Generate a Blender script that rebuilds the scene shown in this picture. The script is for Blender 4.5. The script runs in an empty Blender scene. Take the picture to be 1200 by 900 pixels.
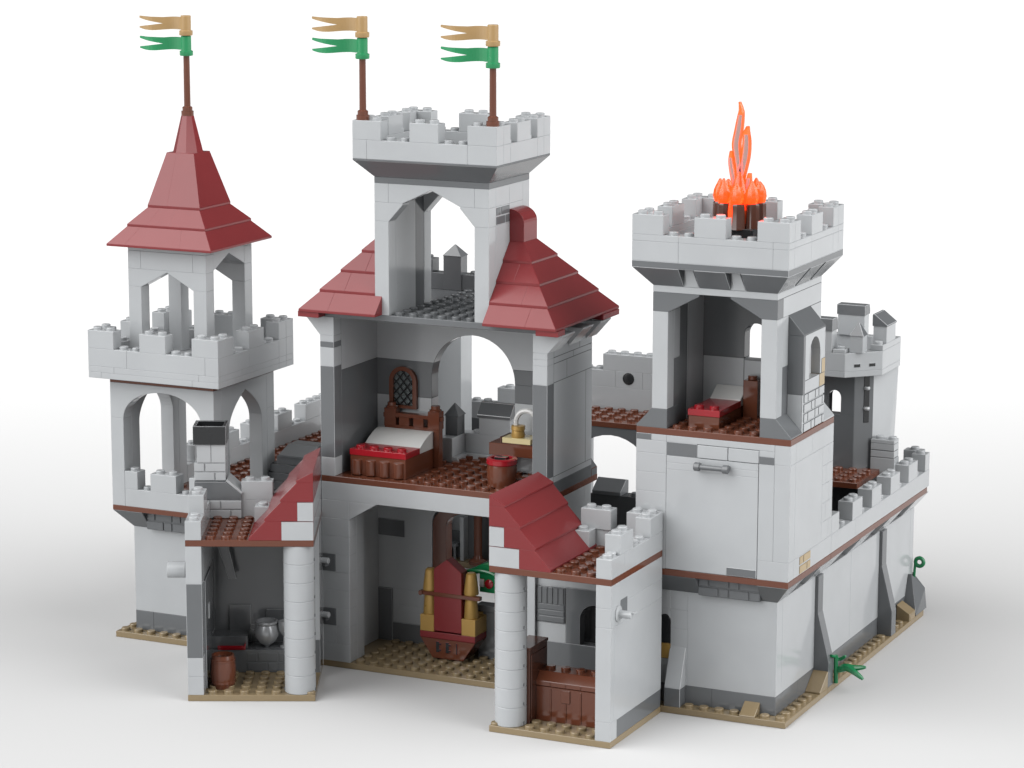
import bpy, bmesh, math, random
from mathutils import Vector, Matrix
random.seed(7)
S = 0.008                      # one stud pitch of a toy brick: 8 mm
sc = bpy.context.scene
COL = sc.collection
PI = math.pi

# ------------------------------------------------------------------ materials
def plastic(name, rgb, rough=0.13, var=0.03, metal=0.0, spec=0.5):
    m = bpy.data.materials.new(name); m.use_nodes = True
    nt = m.node_tree; b = nt.nodes['Principled BSDF']
    b.inputs['Roughness'].default_value = rough
    b.inputs['Metallic'].default_value = metal
    b.inputs['Specular IOR Level'].default_value = spec
    tc = nt.nodes.new('ShaderNodeTexCoord')
    n = nt.nodes.new('ShaderNodeTexNoise'); n.inputs['Scale'].default_value = 45; n.inputs['Detail'].default_value = 3
    nt.links.new(tc.outputs['Object'], n.inputs['Vector'])
    r = nt.nodes.new('ShaderNodeValToRGB')
    r.color_ramp.elements[0].position = .3; r.color_ramp.elements[1].position = .7
    r.color_ramp.elements[0].color = [c*(1-var) for c in rgb]+[1]
    r.color_ramp.elements[1].color = [min(1, c*(1+var)) for c in rgb]+[1]
    nt.links.new(n.outputs['Fac'], r.inputs['Fac']); nt.links.new(r.outputs['Color'], b.inputs['Base Color'])
    n2 = nt.nodes.new('ShaderNodeTexNoise'); n2.inputs['Scale'].default_value = 160; n2.inputs['Detail'].default_value = 2
    nt.links.new(tc.outputs['Object'], n2.inputs['Vector'])
    mr = nt.nodes.new('ShaderNodeMapRange'); mr.inputs['To Min'].default_value = rough*.8; mr.inputs['To Max'].default_value = rough*1.25
    nt.links.new(n2.outputs['Fac'], mr.inputs['Value']); nt.links.new(mr.outputs['Result'], b.inputs['Roughness'])
    # mould-flow waviness: very shallow
    bp = nt.nodes.new('ShaderNodeBump'); bp.inputs['Strength'].default_value = .02; bp.inputs['Distance'].default_value = S*.3
    nt.links.new(n.outputs['Fac'], bp.inputs['Height']); nt.links.new(bp.outputs['Normal'], b.inputs['Normal'])
    return m
W = plastic('light_grey_plastic', (.305, .316, .325))
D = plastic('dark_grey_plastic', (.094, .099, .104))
K = plastic('black_plastic', (.013, .014, .015), .22)
CH = plastic('charcoal_plastic', (.04, .042, .044))
B = plastic('reddish_brown_plastic', (.094, .030, .016))
DB = plastic('dark_brown_plastic', (.06, .023, .015))
R = plastic('dark_red_plastic', (.145, .017, .019), .2, spec=.42)
RED = plastic('red_plastic', (.22, .008, .013))
T = plastic('tan_plastic', (.185, .14, .08))
TB = plastic('light_tan_plastic', (.29, .22, .12))
DT = plastic('dark_tan_plastic', (.20, .15, .085))
LT_ = plastic('cream_plastic', (.46, .39, .21))
P_ = plastic('white_plastic', (.44, .44, .43))
G = plastic('green_plastic', (.008, .14, .05))
GOLD = plastic('pearl_gold_plastic', (.35, .215, .06), .3, metal=.35)
FLG = plastic('gold_flag_plastic', (.29, .185, .078), .3)
FLN = plastic('green_flag_plastic', (.012, .185, .068), .25)
SIL = plastic('silver_grey_plastic', (.30, .31, .32), .25, metal=.4)

def translucent(name, rgb, emit, est):
    m = bpy.data.materials.new(name); m.use_nodes = True
    b = m.node_tree.nodes['Principled BSDF']
    b.inputs['Base Color'].default_value = (*rgb, 1); b.inputs['Roughness'].default_value = .12
    b.inputs['Transmission Weight'].default_value = .75; b.inputs['IOR'].default_value = 1.45
    b.inputs['Emission Color'].default_value = (*emit, 1); b.inputs['Emission Strength'].default_value = est  # added glow, for light that clear plastic catches inside
    return m
FIRE = translucent('clear_orange_plastic', (1.0, .13, .03), (1.0, .085, .012), .8)
CORE = translucent('clear_smoky_plastic', (.36, .27, .25), (1.0, .2, .1), .02)
CORE.node_tree.nodes['Principled BSDF'].inputs['Transmission Weight'].default_value = .45
TORCH = translucent('clear_flame_plastic', (1.0, .30, .03), (1.0, .22, .01), .8)
GLASS = bpy.data.materials.new('clear_window_plastic'); GLASS.use_nodes = True
_g = GLASS.node_tree.nodes['Principled BSDF']; _g.inputs['Base Color'].default_value = (.55, .6, .6, 1)
_g.inputs['Transmission Weight'].default_value = .9; _g.inputs['Roughness'].default_value = .1

# ------------------------------------------------------------------ things and parts
class Thing:
    def __init__(s, name, label, cat, loc, rot=0., group=None, local=False):
        o = bpy.data.objects.new(name, None); COL.objects.link(o)
        o.empty_display_size = S; o.location = Vector(loc)*S; o.rotation_euler.z = rot
        o['label'] = label; o['category'] = cat
        if group: o['group'] = group
        s.o = o; s.off = Vector((0, 0, 0)) if local else Vector(loc)

class P:
    """collects plastic pieces in stud units; build() links them as one mesh"""
    def __init__(s): s.hv = []; s.hf = []; s.sv = []; s.sf = []; s.m = []
    def mi(s, m):
        if m not in s.m: s.m.append(m)
        return s.m.index(m)
    def hard(s, m, v, f):
        n = len(s.hv); k = s.mi(m); s.hv += [tuple(q) for q in v]; s.hf += [([i+n for i in q], k) for q in f]; return s
    def soft(s, m, v, f):
        n = len(s.sv); k = s.mi(m); s.sv += [tuple(q) for q in v]; s.sf += [([i+n for i in q], k) for q in f]; return s
    def hexa(s, m, b, t):
        """b, t: four points (x,y,z) each, counter-clockwise seen from above"""
        return s.hard(m, list(b)+list(t), [(3, 2, 1, 0), (4, 5, 6, 7), (0, 1, 5, 4), (1, 2, 6, 5), (2, 3, 7, 6), (3, 0, 4, 7)])
    def box(s, m, x0, x1, y0, y1, z0, z1):
        q = [(x0, y0), (x1, y0), (x1, y1), (x0, y1)]
        return s.hexa(m, [(*a, z0) for a in q], [(*a, z1) for a in q])
    def taper(s, m, b, z0, t, z1):
        """frustum between rectangles b and t = (x0,x1,y0,y1)"""
        f = lambda r, z: [(r[0], r[2], z), (r[1], r[2], z), (r[1], r[3], z), (r[0], r[3], z)]
        return s.hexa(m, f(b, z0), f(t, z1))
    def prism(s, m, pts, ax, a0, a1, soft=False):
        """polygon extruded along an axis. 'y': pts=(x,z)  'x': pts=(y,z)  'z': pts=(x,y)"""
        mk = {'y': lambda p, a: (p[0], a, p[1]), 'x': lambda p, a: (a, p[0], p[1]), 'z': lambda p, a: (p[0], p[1], a)}[ax]
        n = len(pts); v = [mk(p, a0) for p in pts]+[mk(p, a1) for p in pts]
        f = [list(range(n))[::-1], list(range(n, 2*n))]+[[i, (i+1) % n, n+(i+1) % n, n+i] for i in range(n)]
        return (s.soft if soft else s.hard)(m, v, f)
    def lathe(s, m, c, prof, seg=20, ax='z', ph=0.):
        v = []; f = []
        for r, h in prof:
            for i in range(seg):
                a = 2*PI*(i+ph)/seg; x, y = r*math.cos(a), r*math.sin(a)
                v.append({'z': (c[0]+x, c[1]+y, c[2]+h), 'y': (c[0]+x, c[1]+h, c[2]+y), 'x': (c[0]+h, c[1]+x, c[2]+y)}[ax])
        for j in range(len(prof)-1):
            for i in range(seg):
                k = (i+1) % seg; f.append((j*seg+i, j*seg+k, (j+1)*seg+k, (j+1)*seg+i))
        f.append(list(range(seg))[::-1]); f.append([(len(prof)-1)*seg+i for i in range(seg)])
        return s.soft(m, v, f)
    def cyl(s, m, c, r, h, ax='z', seg=20, b=.03):
        return s.lathe(m, c, [(r-b, 0), (r, b), (r, h-b), (r-b, h)], seg, ax)
    def stud(s, m, x, y, z): return s.lathe(m, (x, y, z-.005), [(.3, 0), (.3, .165), (.262, .205)], 14)
    def studs(s, m, xs, ys, z, skip=()):
        for x in xs:
            for y in ys:
                if not any(a <= x <= b and c <= y <= d for a, b, c, d in skip): s.stud(m, x, y, z)
        return s
    def tube(s, m, pts, rad, seg=8):
        v = []; f = []; pts = [Vector(p) for p in pts]
        if not hasattr(rad, '__len__'): rad = [rad]*len(pts)
        for i, p in enumerate(pts):
            d = (pts[min(i+1, len(pts)-1)]-pts[max(i-1, 0)]).normalized()
            a = d.orthogonal().normalized() if i == 0 else (a-d*a.dot(d)).normalized()
            b = d.cross(a)
            for k in range(seg):
                t = 2*PI*k/seg; v.append(p+(a*math.cos(t)+b*math.sin(t))*rad[i])
        for i in range(len(pts)-1):
            for k in range(seg):
                q = (k+1) % seg; f.append((i*seg+k, i*seg+q, (i+1)*seg+q, (i+1)*seg+k))
        f.append(list(range(seg))[::-1]); f.append([(len(pts)-1)*seg+k for k in range(seg)])
        return s.soft(m, v, f)
    def build(s, name, thing, parent=None, label=None, bev=.022, kind=None):
        bm = bmesh.new()
        hv = [bm.verts.new(v) for v in s.hv]
        for q, k in s.hf:
            fc = bm.faces.new([hv[i] for i in q]); fc.material_index = k; fc.smooth = False
        if hv:
            bmesh.ops.recalc_face_normals(bm, faces=bm.faces[:])
            bm.edges.ensure_lookup_table()
            es = [e for e in bm.edges if len(e.link_faces) == 2 and e.calc_face_angle(0) > .6]
            if bev: bmesh.ops.bevel(bm, geom=es, offset=bev, offset_type='OFFSET', segments=1, affect='EDGES', clamp_overlap=False)
        sv = [bm.verts.new(v) for v in s.sv]; nf = []
        for q, k in s.sf:
            fc = bm.faces.new([sv[i] for i in q]); fc.material_index = k; fc.smooth = True; nf.append(fc)
        if nf:
            bmesh.ops.recalc_face_normals(bm, faces=nf)
            for fc in nf:
                for e in fc.edges:
                    if len(e.link_faces) == 2 and e.calc_face_angle(0) > .55: e.smooth = False
        off = thing.off if thing else Vector((0, 0, 0))
        for v in bm.verts: v.co = (v.co-off)*S
        me = bpy.data.meshes.new(name); bm.to_mesh(me); bm.free()
        for m in s.m: me.materials.append(m)
        o = bpy.data.objects.new(name, me); COL.objects.link(o)
        pr = parent or (thing.o if thing else None)
        if pr: o.parent = pr
        if label: o['label'] = label
        if kind: o['kind'] = kind
        return o

def fr(a, b, st=1.): # stud centres
    n = int(round((b-a)/st)); return [a+st*(i+.5) for i in range(n)]
def row(p, m, ax, a0, a1, t0, t1, z0, z1, cuts):
    """one course of bricks along ax ('x'/'y') between a0..a1, split at cuts; t0..t1 is the thickness"""
    e = [a0]+[c for c in cuts if a0+.05 < c < a1-.05]+[a1]
    for a, b in zip(e, e[1:]):
        if ax == 'x': p.box(m, a, b, t0, t1, z0, z1)
        else: p.box(m, t0, t1, a, b, z0, z1)
def masonry(p, m, ax, a0, a1, pos, out, z0, z1, back=None, lens=(1.33, .67), depth=.5):
    """brick-faced block; its face looks along out (+1/-1) of the other axis at pos"""
    base = pos-out*.07
    t = sorted([base, pos-out*depth])
    if ax == 'x': p.box(back or m, a0, a1, t[0], t[1], z0, z1)
    else: p.box(back or m, t[0], t[1], a0, a1, z0, z1)
    n = max(1, int(round((z1-z0)/.6))); h = (z1-z0)/n; g = .045
    for i in range(n):
        a = a0; k = i
        while a < a1-.05:
            b = min(a1, a+(lens[k % 2] if a > a0 else lens[k % 2]*(1 if i % 2 else .99)))
            if a1-b < .25: b = a1
            q = sorted([pos, base+.004*-out])
            if ax == 'x': p.box(m, a+(g if a > a0 else .0), b-(g if b < a1 else 0), q[0], q[1], z0+i*h+g, z0+(i+1)*h-g)
            else: p.box(m, q[0], q[1], a+(g if a > a0 else 0), b-(g if b < a1 else 0), z0+i*h+g, z0+(i+1)*h-g)
            a = b; k += 1
def arch_pts(c, r, zs, rise, n=16, point=False):
    if not point: return [(c+r*math.cos(t), zs+rise*math.sin(t)) for t in [PI*i/n for i in range(n+1)]]
    # pointed: two arcs, from right springing over the tip to the left one
    out = []
    for i in range(n//2+1):
        t = (PI/2)*i/(n//2); out.append((c+r*math.cos(t)**.75 if i < n//2 else c, zs+rise*math.sin(t)))
    # lancet profile
    out = [(c+r*(1-(k/(n//2))**1.9), zs+rise*(k/(n//2))) for k in range(n//2+1)]
    return out+[(2*c-x, z) for x, z in out[-2::-1]]
def arch_wall(p, m, ax, a0, a1, t0, t1, z0, z1, arc, zb=None):
    """wall panel with an opening: arc runs from right springing to left; the opening drops to z0"""
    r, l = arc[0], arc[-1]
    p.prism(m, [(a0, z1), (a0, z0), (l[0], z0)]+arc[::-1]+[(r[0], z0), (a1, z0), (a1, z1)], 'y' if ax == 'x' else 'x', t0, t1)
def parapet(th, x0, x1, y0, y1, zb, band, zm, zt, mx, my, name='parapet', cap=None, courses=None):
    """ring wall (thickness 1) from zb to zm and merlons up to zt; mx,my: merlon spans along x and y"""
    p = P()
    for a, b in courses or [(zb, zm)]:
        k = int(a*10) % 3
        row(p, W, 'x', x0, x1, y0, y0+1, a, b, [x0+1+k, x1-2+k*.5]); row(p, W, 'x', x0, x1, y1-1, y1, a, b, [x0+3, x1-3])
        row(p, W, 'y', y0+1, y1-1, x0, x0+1, a, b, [y0+4]); row(p, W, 'y', y0+1, y1-1, x1-1, x1, a, b, [y0+2+k, y1-2])
    for xs, rows in ((fr(x0, x1), (y0+.5, y1-.5)),):
        for y in rows:
            for x in xs:
                if not any(a < x < b for a, b in mx): p.stud(W, x, y, zm)
    for y in fr(y0+1, y1-1):
        if not any(a < y < b for a, b in my): p.stud(W, x0+.5, y, zm); p.stud(W, x1-.5, y, zm)
    po = p.build(name, th)
    def one(boxes):
        q = P(); seen = set()
        for bx in boxes:
            q.box(W, *bx, zm, zt)
            for x in fr(bx[0], bx[1]):
                for y in fr(bx[2], bx[3]): q.stud(W, x, y, zt)
        q.build('merlon', th, po)
    lx, rx = mx[0], mx[-1]; fy, by = my[0], my[-1]
    one([(lx[0], lx[1], y0, y0+1), (x0, x0+1, y0+1, fy[1])]); one([(rx[0], rx[1], y0, y0+1), (x1-1, x1, y0+1, fy[1])])
    one([(lx[0], lx[1], y1-1, y1), (x0, x0+1, by[0], y1-1)]); one([(rx[0], rx[1], y1-1, y1), (x1-1, x1, by[0], y1-1)])
    for a, b in mx[1:-1]: one([(a, b, y0, y0+1)]); one([(a, b, y1-1, y1)])
    for a, b in my[1:-1]: one([(x0, x0+1, a, b)]); one([(x1-1, x1, a, b)])
    return po
def merlon(th, parent, boxes, z0, z1, m=None, skip_studs=False):
    q = P()
    for bx in boxes:
        q.box(m or W, *bx, z0, z1)
        if not skip_studs:
            for x in fr(bx[0], bx[1]):
                for y in fr(bx[2], bx[3]): q.stud(m or W, x, y, z1)
    return q.build('merlon', th, parent)
# ================================================================== DRAWBRIDGE TOWER (right)
t = TR = Thing('castle_tower', 'square grey tower with a campfire on its roof and a big grey drop-down door', 'tower', (-5, 4, 0))
p = P(); p.box(T, -10, 0, 0, 8, 0, .4)
p.studs(T, fr(-8, 0), [.5], .4, [(-3.1, -1.9, 0, 1), (-8.1, -6.9, 0, 1)]); p.studs(T, [-.5], fr(1, 6.4), .4)
p.build('baseplate', t)
p = P(); p.prism(T, [(0, .4), (1, .4), (1, 1.15), (0, .5)], 'x', -3, -2); p.build('slope_brick', t, label='tan wedge in front of the dark plinth')
p = P(); p.prism(T, [(6.5, .4), (8.02, .4), (8.02, 1.5), (6.5, .5)], 'x', -1, 0); p.build('slope_brick', t, label='tan wedge beside the first buttress')
p = P()
row(p, D, 'x', -9, -1, 1, 2, .4, 1.6, [-5.2]); row(p, D, 'y', 2, 8, -2, -1, .4, 1.6, [5])
p.build('plinth', t)
p = P()
p.box(W, -6.85, -1, 1, 2, 1.6, 7.6)
for i in range(5): row(p, W, 'x', -9, -6.85, 1, 2, 1.6+1.2*i, 2.8+1.2*i, [-8])
p.box(W, -2, -1, 2, 8, 1.6, 7.6); p.box(W, -10, -9, 1, 8, .4, 7.6); p.box(D, -9, -2, 7, 8, .4, 7.6)
p.build('lower_wall', t)
p = P(); p.prism(K, [(-8.75, 4.2), (-7.95, 4.2)]+arch_pts(-8.35, .4, 5.6, .45, 8)[::1], 'y', .96, 1.2); p.box(GOLD, -8.75, -7.95, .93, 1.1, 3.2, 4.2); p.build('window', t, label='small black arched window in the corner')
p = P(); p.prism(W, [(1.02, 1.6), (1.02, 4.1), (.1, 1.6)], 'x', -8, -6.95); p.box(D, -8, -6.95, .1, 1, .4, 1.6); p.build('buttress', t)
# overhang below the upper storey
p = P()
p.hexa(D, [(-8.9, 1, 7.6), (-6, 1, 7.6), (-6, 2, 7.6), (-8.9, 2, 7.6)], [(-10, 0, 8.8), (-6, 0, 8.8), (-6, 2, 8.8), (-10, 2, 8.8)])
p.hexa(D, [(-2, 1, 7.6), (-1, 1, 7.6), (-1, 3, 7.6), (-2, 3, 7.6)], [(-2, 0, 8.8), (0, 0, 8.8), (0, 3, 8.8), (-2, 3, 8.8)])
masonry(p, D, 'x', -6, -2, .55, -1, 7.6, 8.8, depth=1.2)
p.hexa(W, [(-2, 6, 7.6), (-1, 6, 7.6), (-1, 8, 7.6), (-2, 8, 7.6)], [(-2, 6, 8.8), (0, 6, 8.8), (0, 8, 8.8), (-2, 8, 8.8)])
p.box(D, -2, -1.5, 3, 6, 7.6, 8.8)
p.build('overhang', t)
p = P(); p.box(B, -10, 0, 0, 8, 8.8, 9.2); p.build('floor_slab', t)
# upper storey
p = P()
for i in range(7): row(p, W, 'x', -10, -8, 0, 1, 9.2+1.2*i, 10.4+1.2*i if i < 6 else 17.2, [])
p.box(D, -10, -9, 0, 1, 17.2, 17.6); p.box(W, -9, -8, 0, 1, 17.2, 17.6)
p.box(D, -8, -6, 0, 1, 16.35, 17.2)
for a in (-6, -4):
    p.box(W, a+.02, a+1.98, -.02, 1, 16.38, 17.17)
p.box(W, -8, -1, 0, 1, 17.2, 17.6)
p.box(W, -2, -1, 0, 1, 16.85, 17.2); p.box(D, -2, -1, 0, 1, 16.35, 16.85); p.box(W, -2, -1, 0, 1, 10.4, 16.35)
p.box(W, -1, 0, 0, 1, 10.4, 16.4); row(p, W, 'x', -2, 0, 0, 1, 9.2, 10.4, []); p.box(W, -1, 0, 0, 1, 16.4, 17.6)
row(p, W, 'y', 1, 8, -1, 0, 16.4, 17.6, [4]); row(p, W, 'y', 1, 8, -1, 0, 9.2, 10.4, [2, 4])
p.box(W, -1, 0, 1, 6, 10.4, 16.4)
for i in range(5): row(p, W, 'y', 6, 8, -1, 0, 10.4+1.2*i, 11.6+1.2*i, [6.7 if i % 2 else 7.3])
p.box(W, -10, -9, 1, 8, 9.2, 17.6); p.box(D, -9, -1.02, 7, 8, 9.2, 17.6)
wo = p.build('upper_wall', t)
p = P(); masonry(p, TB, 'y', 2.02, 3.98, .035, 1, 9.22, 10.38, depth=.3, back=DT); p.build('brick_patch', t, label='tan brick patch low on the side wall')
p = P(); p.box(W, -7.99, -2.03, .0, .4, 9.22, 15.5); p.box(W, -7.99, -2.03, .0, .4, 15.5, 15.92); p.box(W, -7.99, -2.03, 0, .4, 15.92, 16.34); p.box(D, -3.98, -2.06, -.03, .3, 9.25, 9.75)
dr = p.build('door', t)
p = P(); p.cyl(D, (-6.0, -.42, 15.92), .16, 2.2, 'x', 14)
for a in (-6.0, -4.15): p.cyl(D, (a, -.42, 15.92), .27, .36, 'x', 14); p.box(D, a+.05, a+.31, -.42, .02, 15.78, 16.06)
p.build('handle', t, dr)
# storey with the bed
p = P(); p.box(B, -10, 0, 0, 8, 17.6, 18); p.studs(B, fr(-8, -2), fr(0, 6), 18, [(-7.3, -4.6, .9, 6.2)]); p.build('floor_slab', t)
p = P()
p.prism(D, [(-10, 18), (-8, 18), (-8, 19.2), (-9, 19.2), (-10, 18.12)], 'y', 0, 2)
p.build('footing', t); p = P()
p.prism(D, [(0, 18), (-2, 18), (-2, 19.2), (-1, 19.2), (0, 18.12)], 'y', 0, 2)
p.build('footing', t); p = P()
p.prism(W, [(0, 18), (-1, 18), (-1, 19.2), (0, 18.12)], 'y', 6, 8)
p.build('footing', t)
for x in (-9, -2):
    p = P(); p.box(W, x, x+1, 0, 1, 19.2, 25.2); p.box(W, x, x+1, 1, 2, 22.2, 25.2); p.box(D, x, x+1, 1, 2, 19.2, 22.2); p.build('pillar', t)
p = P()
for s_ in (1, -1):
    q = [(-9, 25.2), (-8, 25.2), (-6, 26.28), (-6, 26.4), (-9, 26.4)]
    p.prism(D, q if s_ > 0 else [(-10-x, z) for x, z in q], 'y', 0, 1)
p.build('arch', t)
p = P()
p.box(D, -9, -8.05, 2, 3.4, 18, 26.4); p.box(W, -9, -8, 3.4, 6, 18, 26.4); p.box(W, -9, -8, 1, 2, 25.2, 26.4); p.box(D, -9, -8, 6, 8, 18, 26.4)
ar = arch_pts(-4.5, .78, 23.05, .78, 12)
p.box(W, -8, -5.28, 6, 7, 18, 21.6); p.box(W, -5.28, -3.72, 6, 7, 18, 21.5); p.box(W, -3.72, -2, 6, 7, 18, 21.6)
arch_wall(p, D, 'x', -8, -2, 6, 7, 21.6, 26.4, ar)
p.box(W, -2, -1, 1, 8, 25.2, 26.4); p.box(W, -2, -1, 2, 3, 18, 25.2); p.box(W, -2, -1, 5.2, 8, 18, 25.2); p.box(D, -2, -1, 3, 5.2, 18, 21.2); p.box(W, -2, -1, 3, 5.2, 24, 25.2)
p.build('room_wall', t)
# bay window
p = P()
p.prism(D, [(-1, 24), (0, 24), (0, 24.08), (-1, 25.2)], 'y', 2, 6); p.box(D, -1, 0, 2, 2.35, 20.4, 24)
ar = arch_pts(4.1, .98, 22.5, 1.15, 14)
p.prism(W, [(2.35, 24), (2.35, 21.2), (3.12, 21.2)]+ar[::-1]+[(5.08, 21.2), (6, 21.2), (6, 24)], 'x', -.6, -.01)
p.box(W, -.6, -.01, 2.35, 5, 20.4, 21.2); p.box(TB, -.6, 0, 5, 6, 20.4, 21.2); p.box(TB, -.6, .012, 5.35, 6, 21.2, 22.1)
p.box(W, -1, -.05, 2, 2.3, 18, 20.4)
masonry(p, W, 'y', 2.3, 6, .0, 1, 18, 20.4, depth=.9)
bw = p.build('bay_window', t)
p = P(); p.box(DT, -.99, -.7, 3.1, 5.1, 21.2, 22.2); p.box(D, -.99, -.8, 3.1, 5.1, 22.2, 24); p.build('niche_back', t, bw)  # dark back put in for the window's dark inside, tan box below
# crown
p = P(); p.box(W, -9, -1, 0, 8, 26.4, 26.8); p.box(W, -8.98, -1.02, .02, 7.98, 26.8, 28)
for b, tt in (((-9, -7, 0, 2), (-10, -7, -1, 2)), ((-6, -4, 0, 2), (-6, -4, -1, 2)), ((-3, -1, 0, 2.6), (-3, 0, -1, 2.6)),
              ((-3, -1, 3.1, 5.4), (-3, 0, 3.1, 5.4)), ((-3, -1, 5.9, 8), (-3, 0, 5.9, 9)), ((-9, -7, 5, 8), (-10, -7, 5, 9)), ((-9, -7, 2.5, 4.5), (-10, -7, 2.5, 4.5)), ((-6, -4, 6, 8), (-6, -4, 6, 9))):
    p.taper(D, b, 26.8, tt, 28)
for a in (-7, -4): p.taper(W, (a+.16, a+.98, -.0, .5), 26.82, (a+.16, a+.7, -.35, .5), 27.9)
p.box(D, -10, 0, -1, 9, 28, 28.4)
p.build('corbel', t)
parapet(t, -10, 0, -1, 9, 28.4, W, 30, 31.2, [(-10, -8), (-6, -4), (-2, 0)], [(-1, 1), (3, 5), (7, 9)], courses=[(28.4, 29.6), (29.6, 30)])

# campfire on the roof
t = Thing('campfire', 'campfire of dark brown logs with clear orange flames on the tower roof', 'campfire', (-5, 4, 28.4))
p = P(); p.box(K, -6, -4, 3, 5, 28.4, 29.6); p.box(K, -6.4, -3.6, 2.6, 5.4, 29.6, 30.15); p.build('hearth', t)
for i in range(8):
    a = 2*PI*(i+.35)/8; x, y = -5+1.2*math.cos(a), 4+1.2*math.sin(a)
    p = P(); p.lathe(DB, (x, y, 30.1), [(.5, 0), (.47, .1), (.43, 1.45), (.36, 1.55)], 9); p.build('log', t)
def blade(p, pts, ws, th=.16):
    """flat curling flame: centre line (x,z) with half widths"""
    v = []; f = []; n = len(pts)
    for (x, z), w in zip(pts, ws):
        for y, k in ((-th, .55), (-th*.4, 1), (th*.4, 1), (th, .55)): v.append((x-w*k, 4+y, z))
        for y, k in ((th, .55), (th*.4, 1), (-th*.4, 1), (-th, .55)): v.append((x+w*k, 4+y, z))
    g = []
    for i in range(n-1):
        for k in range(8): (g if k in (3, 7) and 1 < i < n-4 else f).append((i*8+k, i*8+(k+1) % 8, (i+1)*8+(k+1) % 8, (i+1)*8+k))
    f.append(list(range(8))[::-1]); f.append([(n-1)*8+k for k in range(8)])
    kk = len(p.sv); p.soft(FIRE, v, f)
    ci = p.mi(CORE)
    for q in g: p.sf.append(([j+kk for j in q], ci))
def smooth(pts, n=18):
    pts = [Vector(q) for q in pts]; out = []
    for i in range(n):
        t_ = i/(n-1)*(len(pts)-1); k = min(int(t_), len(pts)-2); u = t_-k
        a, b, c, d = pts[max(k-1, 0)], pts[k], pts[k+1], pts[min(k+2, len(pts)-1)]
        out.append(.5*((2*b)+(c-a)*u+(2*a-5*b+4*c-d)*u*u+(3*b-a-3*c+d)*u**3))
    return out
def flame(spec, n=18):
    q = smooth([(x, z, w) for x, z, w in spec], n)
    p = P(); blade(p, [(v[0], v[1]) for v in q], [max(v[2], .02) for v in q]); return p
for spec in ([(-5.0, 31.2, .3), (-5.0, 32.6, .26), (-5.05, 33.5, .24), (-5.12, 34.1, .27), (-5.24, 34.8, .3), (-5.25, 35.3, .3), (-5.14, 35.9, .29), (-5.03, 36.7, .24), (-4.99, 37.2, .17), (-5.1, 37.7, .07)],
             [(-5.05, 31.2, .3), (-5.0, 32.8, .3), (-4.86, 33.5, .31), (-4.7, 34.2, .31), (-4.62, 34.8, .3), (-4.6, 35.4, .27), (-4.63, 35.85, .22), (-4.55, 36.25, .1)],
             [(-5.2, 31.2, .28), (-5.3, 32.6, .24), (-5.48, 33.4, .21), (-5.6, 34.1, .18), (-5.58, 34.7, .12)],
             [(-4.6, 31.2, .3), (-4.55, 32.2, .28), (-4.45, 32.8, .22), (-4.38, 33.4, .12)]):
    flame(spec).build('flame', t)
for i in range(8):
    a = 2*PI*i/8+.2; x, y = -5+1.22*math.cos(a), 4+1.22*math.sin(a)
    p = P(); p.lathe(FIRE, (x, y, 31.6), [(.12, -.2), (.36, .1), (.44, .4), (.4, .75), (.26, 1.05), (.06, 1.3+.12*(i % 3))], 10); p.build('flame', t)
p = P(); p.lathe(FIRE, (-5, 4, 30.2), [(.2, 0), (.9, .6), (1.0, 1.2), (.55, 2.0), (.36, 2.8), (.08, 3.5)], 12); p.lathe(FIRE, (-5.02, 2.55, 30.5), [(.06, -.4), (.16, 0), (.2, .7), (.1, 1.4)], 8); p.build('flame', t)

def bed(t, x0, x1, y0, y1, z, foot, zr, ribs, flat=False):
    """box bed with a red blanket, white pillow at the far end"""
    ym = y1-(1.2 if flat else 2.)
    p = P(); p.box(B, x0, x1, y0, y1, z, zr)
    if ribs:
        for i in range(ribs): p.cyl(B, (x0+(i+.5)*(x1-x0)/ribs, y0+.02, z+.05), .36, zr-z-.3, 'z', 14)
    p.build('bed_base', t)
    p = P(); p.box(RED, x0-.04, x1+.04, y0-.04, ym, zr, zr+.4); p.studs(RED, fr(x0, x1), [y0+.5], zr+.4)
    p.build('blanket', t)
    p = P(); n = 10
    pr = [(ym, zr), (y1, zr), (y1, zr+1.1)]+[(y1-2*u, zr+.3+.8*(1-u**1.7)) for u in [i/n for i in range(1, n+1)]]
    if flat: p.prism(P_, [(ym, zr), (y1+.1, zr), (y1+.1, zr+1.05), (y1-.1, zr+1.1), (ym, zr+.42)], 'x', x0, x1)
    else: p.prism(P_, pr, 'x', x0, x1, soft=True)
    p.build('pillow', t)
t = Thing('bed', 'small brown bed with a red blanket in the tower with the campfire', 'bed', (-6, 3.5, 18))
bed(t, -7, -5, 1.05, 5.9, 18, 0, 18.75, 0, True)
p = P(); p.box(B, -4.95, -4.0, 5.0, 5.95, 18, 20.4); p.cyl(B, (-4.5, 5.5, 20.4), .3, .25); p.build('bedside_post', t)

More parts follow.
